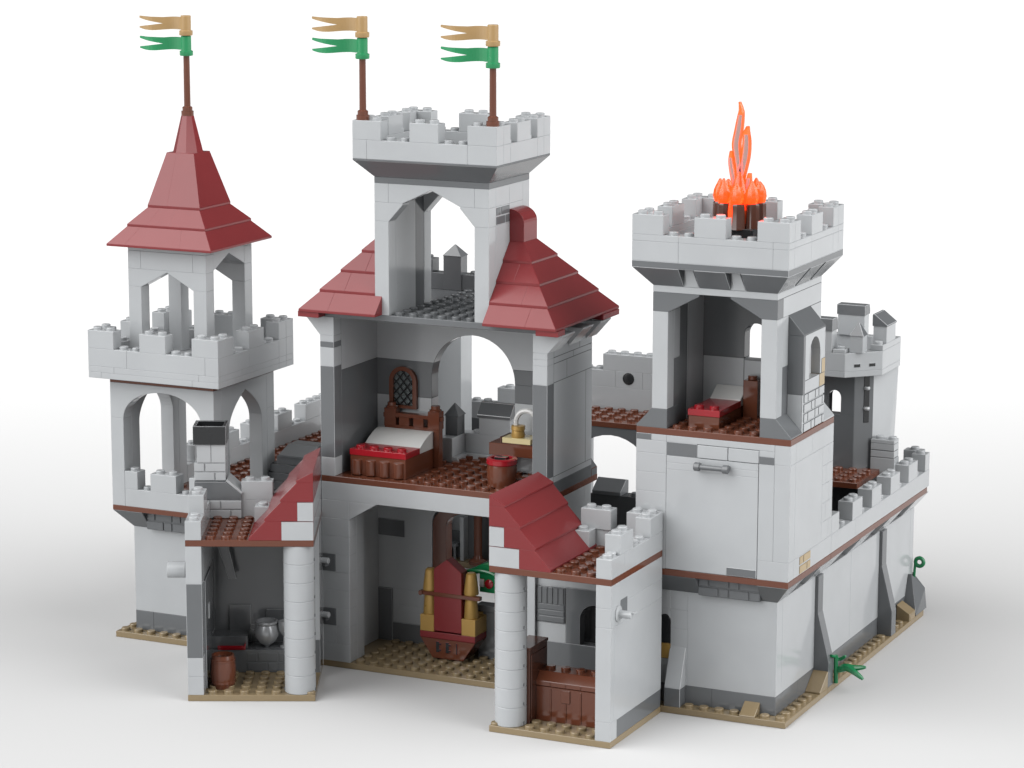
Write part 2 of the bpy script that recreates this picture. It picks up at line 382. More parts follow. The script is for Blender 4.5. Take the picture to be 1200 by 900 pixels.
# ================================================================== KEEP
t = TK = Thing('castle_keep', 'tall grey middle tower with red roof wings, open throne hall and bedroom', 'keep', (-24, 3, 0))
p = P(); p.box(T, -32, -16.02, 0, 8, 0, .4); p.studs(T, fr(-30, -18), fr(0, 6), .4); p.build('baseplate', t)
p = P()
for i in range(9): p.box(W, -32, -30, 0, 1, .4+1.2*i, 1.6+1.2*i) if i not in (1, 5) else (p.box(W, -31, -30, 0, 1, .4+1.2*i, 1.6+1.2*i), p.box(W, -32, -31, .0, 1, .4+1.2*i, 1.6+1.2*i))
p.box(W, -32, -30, 1, 2, .4, 11.2)
p.build('pier', t)
p = P(); p.box(W, -18, -16.02, 0, 2, .4, 11.2); p.build('pier', t)
for z in (2.82, 6.45):
    p = P(); p.box(D, -31.98, -31.0, -.03, .02, z, z+1.15); p.box(D, -31.95, -31.5, -.45, -.03, z+.35, z+.95); p.cyl(W, (-31.75, -.5, z+.8), .2, .5, 'x', 12); p.build('hinge', t)
p = P(); p.box(W, -32, -16.02, 0, 1, 11.2, 12.4); p.prism(W, [(-30, 10), (-28, 11.2), (-30, 11.2)], 'y', 0, 1); p.prism(W, [(-18, 10), (-20, 11.2), (-18, 11.2)], 'y', 0, 1)
p.build('beam', t)
p = P()
p.box(W, -32, -31, 2, 6, .4, 12.4); p.box(D, -31.02, -29.95, 5.9, 7, .4, 4); p.box(D, -29.95, -27, 5.95, 7, .4, 1.7)
row(p, W, 'x', -29.95, -27, 6, 7, 1.7, 2.9, []); row(p, W, 'x', -29.95, -27, 6, 7, 2.9, 4, [])
arch_wall(p, W, 'x', -32, -16.02, 6, 7, 4.0, 12.4, arch_pts(-24, 3, 8.9, 1.6, 16))
p.box(D, -31, -29, 5.93, 6.2, 7.6, 8.75)
p.box(W, -21, -16.02, 6, 7, .4, 4.0); p.box(W, -17, -16.02, 2, 6, .4, 12.4); p.box(D, -16.98, -16.04, 6, 7, .4, .8)
p.build('hall_wall', t)
p = P(); ar1 = arch_pts(-24, 3, 8.7, 1.6, 16); ar2 = arch_pts(-24, 2.0, 8.7, 1.0, 16)
p.prism(B, [(-27, .4)]+ar1[::-1]+[(-21, .4), (-22, .4)]+ar2+[(-26, .4)], 'y', 6.05, 6.95); p.build('door_frame', t)
p = P(); p.box(B, -32, -16, 0, 8, 12.4, 12.8); p.box(B, -27, -21, 8, 10, 12.4, 12.8); p.prism(D, [(-16.9, 12.8), (-16, 12.8), (-16, 13.3), (-16.5, 13.9), (-16.9, 13.9)], 'y', 7.02, 7.95); p.studs(B, fr(-31, -17), fr(0, 6), 12.8, [(-30.5, -25.9, .4, 6.2)]); p.studs(B, fr(-27, -21), fr(6, 9), 12.8); p.build('floor_slab', t)
for s_ in (0, 1):
    X = (lambda x: x) if not s_ else (lambda x: -48-x)
    p = P()
    def bb(m, x0, x1, *a):
        a_, b_ = sorted((X(x0), X(x1))); p.box(m, a_, b_, *a)
    bb(W, -32, -31, 0, 1, 12.8, 14); bb(D, -32, -31, 0, 1, 14, 20); bb(W, -32, -31, 0, 1, 20, 21.2); bb(D if not s_ else W, -32, -31, 0, 1, 21.2, 21.6); bb(W, -32, -31, 0, 1, 21.6, 22)
    p.build('corner_post', t)
    p = P(); pl = [(-31, 22), (-32, 22), (-33, 23.12), (-33, 23.2), (-31, 23.2)]
    p.prism(W, [(X(x), z) for x, z in pl], 'y', 0, 1); p.prism(W, [(X(x), z) for x, z in [(-32, 22), (-33, 23.12), (-33, 23.2), (-32, 23.2)]], 'y', 1, 2)
    if s_:
        for a_ in (3.2, 6): p.prism(W, [(X(x), z) for x, z in [(-32, 22), (-33, 23.12), (-33, 23.2), (-32, 23.2)]], 'y', a_, a_+1.7)
    p.build('bracket', t)
p = P()
p.box(D, -32, -31, 1, 6, 12.8, 19.6); p.box(W, -32, -31, 1, 6, 19.6, 23.2)
p.box(W, -32, -27, 6, 7, 12.8, 17.2)
p.prism(D, [(-32, 17.2), (-27, 17.2), (-27, 18.6)]+[q for q in arch_pts(-24, 3, 18.6, 3, 48)[::-1] if q[1] < 19.55 and q[0] < -24][1:]+[(-26.84, 19.6), (-32, 19.6)], 'y', 6, 7)
p.box(W, -21, -17, 6, 7, 12.8, 17.4); p.box(D, -21, -17, 6, 7, 17.4, 18.6)
ar = [q for q in arch_pts(-24, 3, 18.6, 3, 48)]
up = [q for q in ar if q[1] >= 19.55]
p.prism(W, [(-32, 23.2), (-32, 19.6)]+up[::-1]+[(-17, 19.6), (-17, 23.2)], 'y', 6, 7)
p.prism(D, [(-21, 18.6), (-17, 18.6), (-17, 19.6)]+[q for q in ar if q[0] > -22 and 18.65 < q[1] < 19.6][::-1], 'y', 6, 7)
for a, b in ((12.8, 13.6), (13.6, 14), ): p.box(D, -17, -16, 1, 7, a, b) if a < 13 else p.box(W, -17, -16, 1, 7, a, b)
p.box(W, -17, -16, 1, 6, 14, 20); p.box(W, -17, -16, 6, 7, 14, 20)
row(p, W, 'y', 1, 7, -17, -16, 20, 21.2, [3]); row(p, W, 'y', 1, 7, -17, -16, 21.2, 21.6, [4]); row(p, W, 'y', 1, 7, -17, -16, 21.6, 23.2, [5])
p.build('bedroom_wall', t)
p = P()
fo = [(-30, 16.4), (-28, 16.4)]+arch_pts(-29, 1, 18.2, 1, 14); fi = [(-29.72, 16.6), (-28.28, 16.6)]+arch_pts(-29, .72, 18.2, .72, 14)
n = len(fo)
v = [(x, y, z) for y in (5.72, 5.98) for x, z in fo]+[(x, y, z) for y in (5.72, 5.98) for x, z in fi]; f = []
for i in range(n):
    k = (i+1) % n; f += [(i, k, 2*n+k, 2*n+i), (i, n+i, n+k, k), (2*n+i, 2*n+k, 3*n+k, 3*n+i)]
p.soft(B, v, f); wf = p.build('window', t, label='arched brown lattice window above the headboard')
p = P(); p.prism(GLASS, fi, 'y', 5.93, 5.98); p.build('pane', t, wf)
p = P()
for k in range(-3, 6):
    for d in (1, -1):
        pts = []
        for u in [i/40 for i in range(41)]:
            x = -29.72+1.44*u; z = 16.6+k*.62+d*(x+29)*1.15+.3
            top = 18.2+math.sqrt(max(0, .72**2-(x+29)**2))
            if 16.6 < z < top: pts.append((x, 5.87, z))
        if len(pts) > 2: p.tube(K, [pts[0], pts[-1]], .045, 6)
p.build('lattice', t, wf)
p = P(); p.box(D, -32, -16, 0, 7, 23.2, 23.6); p.box(D, -31, -19, 7, 12, 23.2, 23.6); p.studs(D, fr(-27, -21), fr(0, 12), 23.6); p.build('deck', t)
p = P(); p.box(D, -31, -19, 11, 12, 23.6, 24.7); p.studs(D, [-26.5, -25.5], [11.5], 24.7); p.box(D, -30.6, -29.4, 11, 12, 24.7, 25.6); p.studs(D, [-29.9], [11.5], 25.6)
rp = p.build('rear_parapet', t)
p = P(); p.box(D, -28.55, -27.25, 10.9, 11.9, 23.6, 25.9); p.taper(D, (-28.6, -27.2, 10.85, 12), 25.9, (-27.95, -27.85, 11.38, 11.46), 26.62); p.build('merlon', t, rp)
# upper arch stage
ptA = [(-21, 29.6), (-22, 30.7), (-24, 31.75), (-26, 30.7), (-27, 29.6)]
p = P(); F_ = lambda a0, a1: p.prism(W, [(-28, 32), (-28, 23.6), (-27, 23.6)]+ptA[::-1]+[(-21, 23.6), (-20, 23.6), (-20, 32)], 'y', a0, a1)
for x in (-28, -21):
    p.box(W, x, x+1, 0, 1, 23.6, 29.6)
p.prism(W, [(-28, 30.8), (-28, 29.6), (-27, 29.6), (-26, 30.7), (-26, 30.8)], 'y', 0, 1); p.prism(W, [(-20, 30.8), (-20, 29.6), (-21, 29.6), (-22, 30.7), (-22, 30.8)], 'y', 0, 1)
p.box(W, -28, -27, 0, 1, 30.8, 32); p.box(W, -21, -20, 0, 1, 30.8, 32); p.prism(W, [(-27, 32), (-27, 30.8), (-26, 30.8), (-24, 31.72), (-22, 30.8), (-21, 30.8), (-21, 32)], 'y', 0, 1)
F_(5, 6)
p.box(W, -28, -27, 1, 3.75, 23.6, 32); p.box(D, -28, -27.02, 3.75, 5, 23.6, 32)
row(p, W, 'y', 1, 5, -21, -20, 23.6, 29.6, [2.9]); row(p, W, 'y', 1, 5, -21, -20, 29.6, 30.8, [3]); row(p, W, 'y', 1, 5, -21, -20, 30.8, 32, [3])
p.box(D, -27, -21, 1, 5, 31.85, 31.98)
p.build('arch_stage', t)
p = P(); masonry(p, D, 'y', 1.05, 2.98, -19.97, 1, 29.63, 30.77, depth=.2); p.build('brick_patch', t)
p = P(); p.box(D, -28, -20, 0, 6, 32, 32.4); p.taper(D, (-28, -20, 0, 6), 32.4, (-29, -19, -1, 7), 33.5); p.box(D, -29, -19, -1, 7, 33.5, 33.6); p.build('corbel', t)
parapet(t, -29, -19, -1, 7, 33.6, W, 34.8, 36, [(-29, -27), (-25, -23), (-21, -19)], [(-1, 1), (2, 4), (5, 7)])
def shingles(p, x0, x1, y0, y1, z, xi, yi0, yi1, zt, cuts, lip=.16):
    """one roof course: lip then slope from (x0..x1,y0..y1) to the inset rectangle xi,yi"""
    p.box(R, x0, x1, y0, y1, z, z+lip)
    p.taper(R, (x0, x1, y0, y1), z+lip, (xi[0], xi[1], yi0, yi1), zt)
for s_ in (0, 1):
    p = P(); X = (lambda a, b: (a, b)) if not s_ else (lambda a, b: (-48-b, -48-a))
    inn = -20
    for i in range(4):
        z = 23.6+1.2*i; xo = -15-i; y0 = -1+i; y1 = 6 if s_ else 9-i
        i0 = inn if i or not s_ else -20.5
        b0 = X(i0, xo); b1 = X(i0, xo-1+.0)
        p.box(R, b0[0], b0[1], y0, y1, z, z+.16)
        cc = (-17.1, -17.8, -18.8, None)[i]; c = None if cc is None else X(cc, cc)[0]
        if c is None: segs = [(b0, b1)]
        else: segs = [((b0[0], c), (b1[0], c)), ((c, b0[1]), (c, b1[1]))]
        for l_, h_ in segs: p.taper(R, (l_[0], l_[1], y0, y1), z+.16, (h_[0], h_[1], y0+1, y1-(0 if s_ else 1)), z+1.2)
    xa, xb = X(-20, -19)
    n = 8
    pr = [(-20, 28.4), (-19, 28.4), (-19, 29.6)]+[(-20+math.cos(a), 29.6+.85*math.sin(a)) for a in [PI/2*k/n for k in range(1, n+1)]]
    if s_: pr = [(-48-x, z_) for x, z_ in pr]
    p.prism(R, pr, 'y', 3, 5)
    ex = X(-16.4, -14.9)
    p.box(R, ex[0], ex[1], -.9, .2, 23.25, 23.6); p.box(R, ex[0], ex[1], 6.2, 8.8, 23.25, 23.6) if not s_ else None
    p.build('roof_wing', t, bev=.012)
p = P()  # back balcony behind the bedroom arch
p.box(W, -27, -21, 9, 10, 12.8, 14.4); p.box(W, -27, -26, 7, 9, 12.8, 14.4); p.box(W, -26, -21, 8.5, 9, 12.8, 13.15); p.box(W, -26, -25.6, 7, 8.5, 12.8, 13.15); p.studs(W, [-25.3, -24.6], [9.5], 14.4)
p.box(W, -22, -21, 7, 9, 12.8, 14.4)
bp_ = p.build('balcony', t)
p = P(); p.box(D, -26.95, -26.05, 7.9, 9, 14.4, 15.7); p.taper(D, (-27.05, -25.95, 7.85, 9.05), 15.7, (-26.52, -26.48, 8.4, 8.5), 16.5); p.build('merlon', t, bp_)
p = P(); p.box(W, -25, -22.75, 9, 10, 14.4, 15.55); p.prism(D, [(8.88, 15.55), (10.1, 15.55), (9.9, 16.5), (9.5, 16.5), (8.88, 15.75)], 'x', -25.1, -22.65); p.build('merlon', t, bp_)

# ================================================================== LEFT TOWER
t = TL = Thing('castle_tower', 'square grey tower on the left with a pointed dark red roof and open arches', 'tower', (-44, 4, 0))
p = P(); p.box(T, -48, -40, 0, 8, 0, .4); p.studs(T, fr(-48, -40), [.5], .4); p.studs(T, [-47.5], fr(1, 8), .4); p.build('baseplate', t)
p = P(); row(p, D, 'x', -47, -41, 1, 2, .4, 1.75, [-45.6]); p.box(D, -47, -46, 2, 8, .4, 1.75); p.build('plinth', t)
p = P(); p.box(W, -47, -41, 1, 2, 1.75, 7.6); p.box(W, -47, -46, 2, 8, 1.75, 7.6); p.box(W, -42, -41, 2, 8, .4, 7.6); p.box(D, -46, -42, 7, 8, .4, 7.6); p.build('lower_wall', t)
p = P()
p.hexa(D, [(-47, 1, 7.6), (-45.7, 1, 7.6), (-45.7, 3, 7.6), (-47, 3, 7.6)], [(-48, 0, 8.85), (-45.7, 0, 8.85), (-45.7, 3, 8.85), (-48, 3, 8.85)])
masonry(p, D, 'x', -45.7, -42, .55, -1, 7.6, 8.85, depth=1.2); p.taper(D, (-42, -41, 1, 3), 7.6, (-42, -40, 0, 3), 8.85); p.taper(D, (-47, -42, 4, 7), 7.6, (-48, -42, 4, 8), 8.85)
p.build('overhang', t)
p = P(); p.box(B, -48, -40, 0, 8, 8.85, 9.2); p.studs(B, fr(-47, -41), fr(1, 7), 9.2); p.build('floor_slab', t)
p = P(); row(p, W, 'x', -47, -41, 0, 1, 9.2, 10.4, []); p.studs(W, [-45.5, -42.5], [.5], 10.4); ps = p.build('parapet', t)
for a, b in ((-47, -46), (-45, -43), (-42, -41)): merlon(t, ps, [(a, b, 0, 1)], 10.4, 11.6)
arl = arch_pts(4.15, 2.15, 14.7, 2.35, 20, True)
p = P()
for x in (-48, -41):
    p.box(W, x, x+1, 0, 1, 9.2, 15.2)
    p.box(W, x, x+1, 7, 8, 9.2, 15.2)
ar = arch_pts(-44, 3, 15.2, 1.95, 22)
for y in (0, 7): p.prism(W, [(-48, 17.6), (-48, 15.2)]+ar[::-1]+[(-40, 15.2), (-40, 17.6)], 'y', y, y+1)
for x in (-48, -41): arch_wall(p, W, 'y', 1, 7, x+.0, x+1, 9.2, 17.6, arl)
p.build('arcade', t)
p = P(); p.box(B, -48, -40, 0, 8, 17.6, 18); p.build('floor_slab', t)
p = P(); p.box(W, -47.5, -40.5, .5, 7.5, 18.0, 18.85); p.build('roof_floor', t)
parapet(t, -49, -39, -1, 9, 18, W, 20, 21.2, [(-49, -47), (-45, -43), (-41, -39)], [(-1, 1), (3, 5), (7, 9)], courses=[(18, 18.4), (18.4, 18.8), (18.8, 20)])
p = P()
tA = [(-42, 24), (-44, 25.08), (-46, 24)]; tB = [(6, 25.25), (4, 26.2), (2, 25.25)]
for y in (1, 6):
    for x in (-47, -42): p.box(W, x, x+1, y, y+1, 18.85, 24)
    p.prism(W, [(-47, 25.2), (-47, 24)]+tA[::-1]+[(-41, 24), (-41, 25.2)], 'y', y, y+1)
    row(p, W, 'x', -47, -41, y, y+1, 25.2, 26.4, [-46, -42]); p.box(W, -47, -41, y+.02, y+.98, 26.4, 26.8)
for x in (-47, -42):
    p.prism(W, [(2, 26.75), (2, 25.25), (4, 26.2), (6, 25.25), (6, 26.75)], 'x', x+.01, x+.99)
p.build('turret', t)
p = P()
for w, z, w2, z2 in ((4, 26.75, 3, 28), (3, 28, 2, 29.2), (2, 29.2, 1.04, 32.8)):
    cx, cy = -44, 4
    p.box(R, cx-w, cx+w, cy-w, cy+w, z, z+.15)
    # four faces, the front one split by joints
    js = {4: [-2.6, 1.6], 3: [-1.5, .2], 2: [-.5]}[w]
    e = [-w]+js+[w]
    for a, b in zip(e, e[1:]):
        k = w2/w
        p.hexa(R, [(cx+a, cy-w, z+.15), (cx+b, cy-w, z+.15), (cx+b*.3, cy-.0, z+.15), (cx+a*.3, cy-.0, z+.15)], [(cx+a*k, cy-w2, z2), (cx+b*k, cy-w2, z2), (cx+b*.3*k, cy, z2), (cx+a*.3*k, cy, z2)])
    p.taper(R, (cx-w*.999, cx+w*.999, cy-w*.998, cy+w), z+.15, (cx-w2*.999, cx+w2*.999, cy-w2*.998, cy+w2), z2-.003)
p.lathe(R, (-44, 4, 32.8), [(1.02, 0), (.98, .1), (.42, 2.4), (.3, 2.45)], 8, ph=.5)
p.build('spire_roof', t, bev=.012)
# ================================================================== banners
def banner(label, x, y, z0, z1):
    t = Thing('banner_pole', label, 'flag', (x, y, z0), group='brown poles with a gold and a green swallowtail flag')
    p = P(); p.lathe(B, (x, y, z0), [(.42, 0), (.42, .3), (.34, .32), (.34, .55), (.22, .62), (.2, z1-z0+2.5)], 16); p.build('pole', t)
    for m, z, nm in ((FLN, z1, 'green'), (FLG, z1+1.33, 'gold')):
        p = P(); p.lathe(m, (x, y, z), [(.43, 0), (.45, .05), (.45, .3), (.34, .34), (.34, 1.26), (.31, 1.3)], 16)
        n = 20; v = []; f = []
        def prong(fn, a0, a1, n):
            for i in range(n):
                def q(u):
                    lo, hi = fn(u); yy = .28*math.sin(u*1.75)
                    return (x-u, y+yy, z+lo), (x-u, y+yy, z+hi)
                u0, u1 = a0+(a1-a0)*i/n, a0+(a1-a0)*(i+1)/n
                (l0, h0), (l1, h1) = q(u0), q(u1)
                k = len(v)
                for pt in (l0, h0, l1, h1):
                    v.append((pt[0], pt[1]-.07, pt[2])); v.append((pt[0], pt[1]+.07, pt[2]))
                f.extend([(k, k+2, k+6, k+4), (k+1, k+5, k+7, k+3), (k, k+4, k+5, k+1), (k+2, k+3, k+7, k+6)])
                if i == n-1: f.append((k+4, k+6, k+7, k+5))
                if i == 0: f.append((k, k+1, k+3, k+2))
        sag = lambda u: .06*math.sin(u*1.6)
        prong(lambda u: (.3+sag(u), 1.12+sag(u)), .3, 1.75, 8)
        prong(lambda u: (.71+sag(1.75)+(u-1.75)*.19, 1.12+sag(1.75)-.0+(u-1.75)*.03), 1.75, 3.5, 8)
        prong(lambda u: (.3+sag(1.75)+(u-1.75)*.05-.08*math.sin((u-1.75)*1.8), .71+sag(1.75)-(u-1.75)*.13), 1.75, 3.5, 8)
        p.soft(m, v, f); p.build('flag', t, label=nm+' swallowtail flag')
banner('banner pole with gold and green flags on the pointed red roof', -44, 4, 35.2, 39.15)
banner('banner pole on the left front corner of the middle tower', -28.5, -.5, 36, 39.8)
banner('banner pole on the right front corner of the middle tower', -19.5, -.5, 36, 39.55)

# ================================================================== KITCHEN WING (hinged open by 25 degrees)
t = KW = Thing('castle_annex', 'open kitchen wing of the castle with a black topped chimney and one white column', 'castle wing', (-32, 0, 0), math.radians(25), local=True)
p = P(); p.box(T, -8, 0, -8, 0, 0, .4); p.studs(T, fr(-7, -2), fr(-8, -1), .4, [(-7, -1, -3.1, 0)]); p.studs(T, [-.5, -1.5], [-5.5, -4.5], .4); p.stud(T, -.3, -7.65, .37); p.build('baseplate', t)
p = P()
for i in range(8): p.lathe(W, (-1, -7, .4+1.2*i), [(.95, 0), (.985, .035), (.985, 1.165), (.95, 1.2)], 28)
for i in range(8):
    for a in (-.35, .35): p.lathe(D, (-1+a*2.75, -7-.22, .4+1.2*i+.1), [(.05, 0), (.05, .18)], 6)
p.build('column', t)
p = P()
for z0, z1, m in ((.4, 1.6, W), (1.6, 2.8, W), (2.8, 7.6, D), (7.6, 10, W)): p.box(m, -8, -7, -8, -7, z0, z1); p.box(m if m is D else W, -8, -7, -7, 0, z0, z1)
p.box(D, -7.02, -6.9, -6.9, -3.2, .5, 7.5)
p.box(W, -6.95, -6.85, -5.2, -4.7, 4.6, 5.6)
p.prism(D, [(-7, 9.9), (-6.2, 9.9), (-5.4, 6.4), (-5.9, 6.4)], 'y', -2.2, -1.7)
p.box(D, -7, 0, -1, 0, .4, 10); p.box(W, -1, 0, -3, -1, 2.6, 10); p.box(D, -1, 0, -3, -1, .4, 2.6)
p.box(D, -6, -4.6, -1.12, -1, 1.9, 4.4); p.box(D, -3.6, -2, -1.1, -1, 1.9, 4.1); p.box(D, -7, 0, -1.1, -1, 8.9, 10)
p.build('kitchen_wall', t)
p = P(); p.cyl(W, (-9.25, -6.9, 8.25), .52, 1.25, 'x', 24); p.cyl(D, (-8.12, -6.9, 8.25), .57, .14, 'x', 20); p.build('water_pipe', t)
p = P(); p.box(D, -7, -1, -3, -1, .4, 1.9); masonry(p, D, 'x', -4.7, -2.4, -3.03, -1, .45, 1.75, depth=.1); p.box(D, -7, -4.7, -2.6, -1.1, 1.9, 2.7); p.build('counter', t)
p = P(); p.box(B, -8, 0, -8, 0, 10, 10.4); p.studs(B, fr(-7, -4), fr(-8, -1), 10.4); p.build('floor_slab', t)
def side_roof(t, ur, sg, v0, v1, u1=None):
    """half gable: ridge at u=ur, falling towards sg"""
    p = P()
    for i in range(3):
        a, b = 4.05-1.0*i, 3.0-1.0*i; z = 10.4+1.23*i
        pr = [(ur+sg*a, z), (ur+sg*a, z+.14), (ur+sg*b, z+1.23), (ur, z+1.23), (ur, z)]
        wb = (2., 1., 0)[i]
        if wb: pr = [(ur+sg*a, z), (ur+sg*a, z+.14), (ur+sg*b, z+1.23), (ur+sg*wb, z+1.23), (ur+sg*wb, z)]
        p.prism(R, pr, 'y', v0, v1)
        if wb:
            q = sorted((ur, ur+sg*wb)); p.box(W, q[0], q[1], v0, v1, z, z+1.2)
    p.prism(R, [(ur+sg*1.06, 14.09), (ur+sg*1.06, 14.2), (ur, 14.75), (ur, 14.09)], 'y', v0, v1)
    p.build('lean_to_roof', t, bev=.012)
side_roof(t, 0, -1, -8, -.6)
p = P(); row(p, W, 'y', -8, 0, -8, -7, 10.4, 11.6, [-6]); p.studs(W, [-7.5], [-7.5, -6.6, -4.5, -3.5, -2.5], 11.6); row(p, W, 'x', -5, -2, -2, -1, 10.4, 11.6, [])
p.studs(W, [-4.6], [-1.5], 11.6)
ps = p.build('parapet', t)
merlon(t, ps, [(-8, -7, -6, -4)], 11.6, 12.8); merlon(t, ps, [(-5, -3, -2, -1)], 11.6, 12.8); merlon(t, ps, [(-4, -3, -4, -3)], 10.4, 11.6)
p = P()
masonry(p, W, 'x', -7, -5, -2.25, -1, 10.4, 11.6, depth=1.1); p.prism(D, [(-8, 11.62), (-5, 11.62), (-5, 12.0), (-6, 12.8), (-8, 12.8)], 'y', -2.2, -.2); p.prism(W, [(-5.98, 12.84), (-5.0, 12.02), (-4.9, 12.1), (-5.9, 12.98)], 'y', -2.22, -.2)
masonry(p, W, 'x', -8, -6, -2, -1, 12.82, 14, depth=1.9); p.box(W, -7.82, -6.93, -2, -.1, 14.02, 15.2); p.box(W, -6.9, -6, -2, -.1, 14.02, 15.2)
p.box(K, -8.05, -5.95, -2.1, -1.9, 15.2, 16.4); p.box(K, -8.05, -5.95, -.3, -.1, 15.2, 16.4); p.box(K, -8.05, -7.85, -1.9, -.3, 15.2, 16.4); p.box(K, -6.15, -5.95, -1.9, -.3, 15.2, 16.4); p.box(K, -7.9, -6.1, -1.95, -.25, 15.2, 15.3)
p.build('chimney', t, bev=.012)

rt25 = math.radians(25)
def loc25(u, v, z):
    return (-32+u*math.cos(rt25)-v*math.sin(rt25), u*math.sin(rt25)+v*math.cos(rt25), z)
def barrel(t, c, r, h, m, top, open_=True):
    p = P(); pr = [(r*.84, 0), (r*.86, .06)]+[(r*(.86+.14*math.sin(PI*i/8)), h*i/8) for i in range(1, 8)]+[(r*.86, h)]
    if open_: pr += [(r*.74, h), (r*.7, h-.35)]
    p.lathe(m, c, pr, 24); o = p.build('barrel_body', t)
    p = P()
    for z in (.3, h-.45): p.lathe(m, (c[0], c[1], c[2]+z), [(r*.9, 0), (r*.97, .03), (r*.97, .17), (r*.9, .2)], 24)
    p.build('hoop', t, o)
def local_thing(name, label, cat, u, v, z, group=None):
    t = Thing(name, label, cat, loc25(u, v, z), rt25, group, local=True); return t
t = local_thing('barrel', 'reddish brown barrel standing on the tan floor of the kitchen wing', 'barrel', -5.95, -6.2, .4)
barrel(t, (0, 0, 0), .82, 2.15, B, B)
t = local_thing('tray', 'small red tray on the kitchen counter behind the barrel', 'tray', -5.7, -2.75, 1.9)
p = P(); p.box(RED, -.9, .9, -.3, .1, 0, .12); p.box(RED, -.9, .9, -.36, -.28, .1, .3); p.box(RED, .82, .9, -.3, .1, .1, .4); p.build('tray_body', t)
t = local_thing('cauldron', 'round silver grey cauldron on the kitchen counter', 'cauldron', -3.5, -2.2, 1.9)
p = P(); p.lathe(SIL, (0, 0, 0), [(.12, 0), (.2, .12), (.55, .35), (.78, .75), (.8, 1.05), (.7, 1.4), (.66, 1.5), (.74, 1.62), (.74, 1.75), (.6, 1.75), (.55, 1.2)], 24); o = p.build('pot', t)
p = P()
for s_ in (-1, 1): p.tube(SIL, [(s_*.74, 0, 1.45), (s_*1.0, 0, 1.5), (s_*1.0, 0, 1.2), (s_*.8, 0, 1.1)], .06)
p.build('handle', t, o)
t = local_thing('goblet', 'silver grey goblet beside the cauldron, next to the column', 'goblet', -2.35, -2.3, 1.9)
p = P(); p.lathe(SIL, (0, 0, 0), [(.3, 0), (.3, .08), (.1, .15), (.09, .7), (.25, .95), (.38, 1.2), (.4, 1.75), (.34, 1.75), (.3, 1.3)], 18); p.build('goblet_body', t)

# ================================================================== STORE ROOM WING (right)
t = SW = Thing('castle_annex', 'open store room wing of the castle with a red lean-to roof, a brown chest inside', 'castle wing', (-12.12, -4.15, 0))
SW.off = Vector((-12, -4, 0))
p = P(); p.box(T, -16, -8, -8, 0, 0, .4); p.studs(T, fr(-16, -9), fr(-8, -1), .4, [(-16, -13.6, -8, -6.1), (-14.1, -9, -5.9, -2.5)]); p.stud(T, -15.7, -7.65, .37); p.build('baseplate', t)
p = P()
for i in range(8): p.lathe(W, (-15, -7, .4+1.2*i), [(.95, 0), (.985, .035), (.985, 1.165), (.95, 1.2)], 28)
for i in range(8):
    for a in (-.2, .35): p.lathe(D, (-15+a*2.75, -7-.22, .4+1.2*i+.1), [(.05, 0), (.05, .18)], 6)
p.build('column', t)
p = P()
p.box(W, -9, -8, -8, -7, .4, 1.6); p.box(D, -8.9, -8.02, -7, 0, .4, 1.55)
p.box(W, -9, -8, -7.5, 0, 1.55, 7.4); p.box(W, -9, -8, -8, -7.5, 1.6, 7.4)
p.box(W, -9, -8, -8, 0, 7.4, 8.6); row(p, W, 'y', -8, 0, -9, -8, 8.6, 10, [])
p.box(W, -16, -9, -1, 0, .4, 2.8); p.box(D, -16, -9, -1.02, 0, 1.6, 4); p.box(W, -16, -14, -1.03, 0, 4, 5.2); p.box(W, -16, -9, -1, 0, 7.6, 10)
p.box(W, -16, -14, -1, 0, 5.2, 7.6)
arch_wall(p, D, 'x', -14, -9, -1.04, 0, 4, 7.6, arch_pts(-12, 1.05, 5.7, .95, 14)); p.box(K, -13.1, -10.9, -.3, -.1, 4, 6.8)
p.box(W, -16.75, -16.0, -1.3, -.1, .4, 10)
p.build('store_wall', t)
p = P(); p.box(D, -15.95, -14.05, -1.1, -1, 5.25, 7.55)
for k in range(5): p.box(D, -15.9+.37*k, -15.62+.37*k, -1.15, -1.08, 6.45, 7.5)
for z in (5.3, 5.7, 6.08): p.box(D, -15.9, -14.1, -1.14, -1.08, z, z+.33)
p.build('grille', t)
p = P(); p.lathe(W, (-8.02, -6.95, 8.1), [(.5, 0), (.5, .08), (.4, .12), (.24, .14), (.24, .9), (.18, .92)], 20, 'x'); p.box(W, -7.35, -6.9, -6.95-.06, -6.95+.3, 8.2, 8.28); p.build('pin', t)
p = P(); p.box(D, -8.2, -7.985, -6.6, -5.55, 7.65, 8.85); p.build('hatch', t)
p = P(); p.box(B, -16, -8, -8, 0, 10, 10.4); p.studs(B, fr(-12, -9), fr(-8, -1), 10.4); p.build('floor_slab', t)
side_roof(t, -16, 1, -8, -.9)
p = P(); row(p, W, 'y', -8, 0, -9, -8, 10.4, 11.6, [-6]); p.studs(W, [-8.5], [-7.5, -6.9, -4.4, -3.5, -2.6], 11.6); row(p, W, 'x', -13, -9, -1, 0, 10.4, 11.6, [-11])
p.studs(W, [-10.5], [-.5], 11.6); ps = p.build('parapet', t)
merlon(t, ps, [(-9, -8, -6.7, -4.7)], 11.6, 12.8); merlon(t, ps, [(-9, -8, -2, 0), (-10, -9, -1, 0)], 11.6, 12.8); merlon(t, ps, [(-13, -11, -1.1, -.1)], 11.55, 12.8); merlon(t, ps, [(-13.1, -12, -2.1, -1.1)], 10.4, 11.6)
t = Thing('chest', 'reddish brown treasure chest with a sloping lid in the store room wing', 'chest', (-12, -5, .4))
p = P(); p.box(B, -14.0, -10, -5.95, -3.7, .4, 2.6)
for a in (-13.0, -12.0, -11.0): p.box(B, a-.05, a+.05, -6.0, -5.9, .5, 2.5)
p.box(B, -12.3, -11.7, -6.02, -5.9, 1.7, 2.5); p.build('chest_body', t)
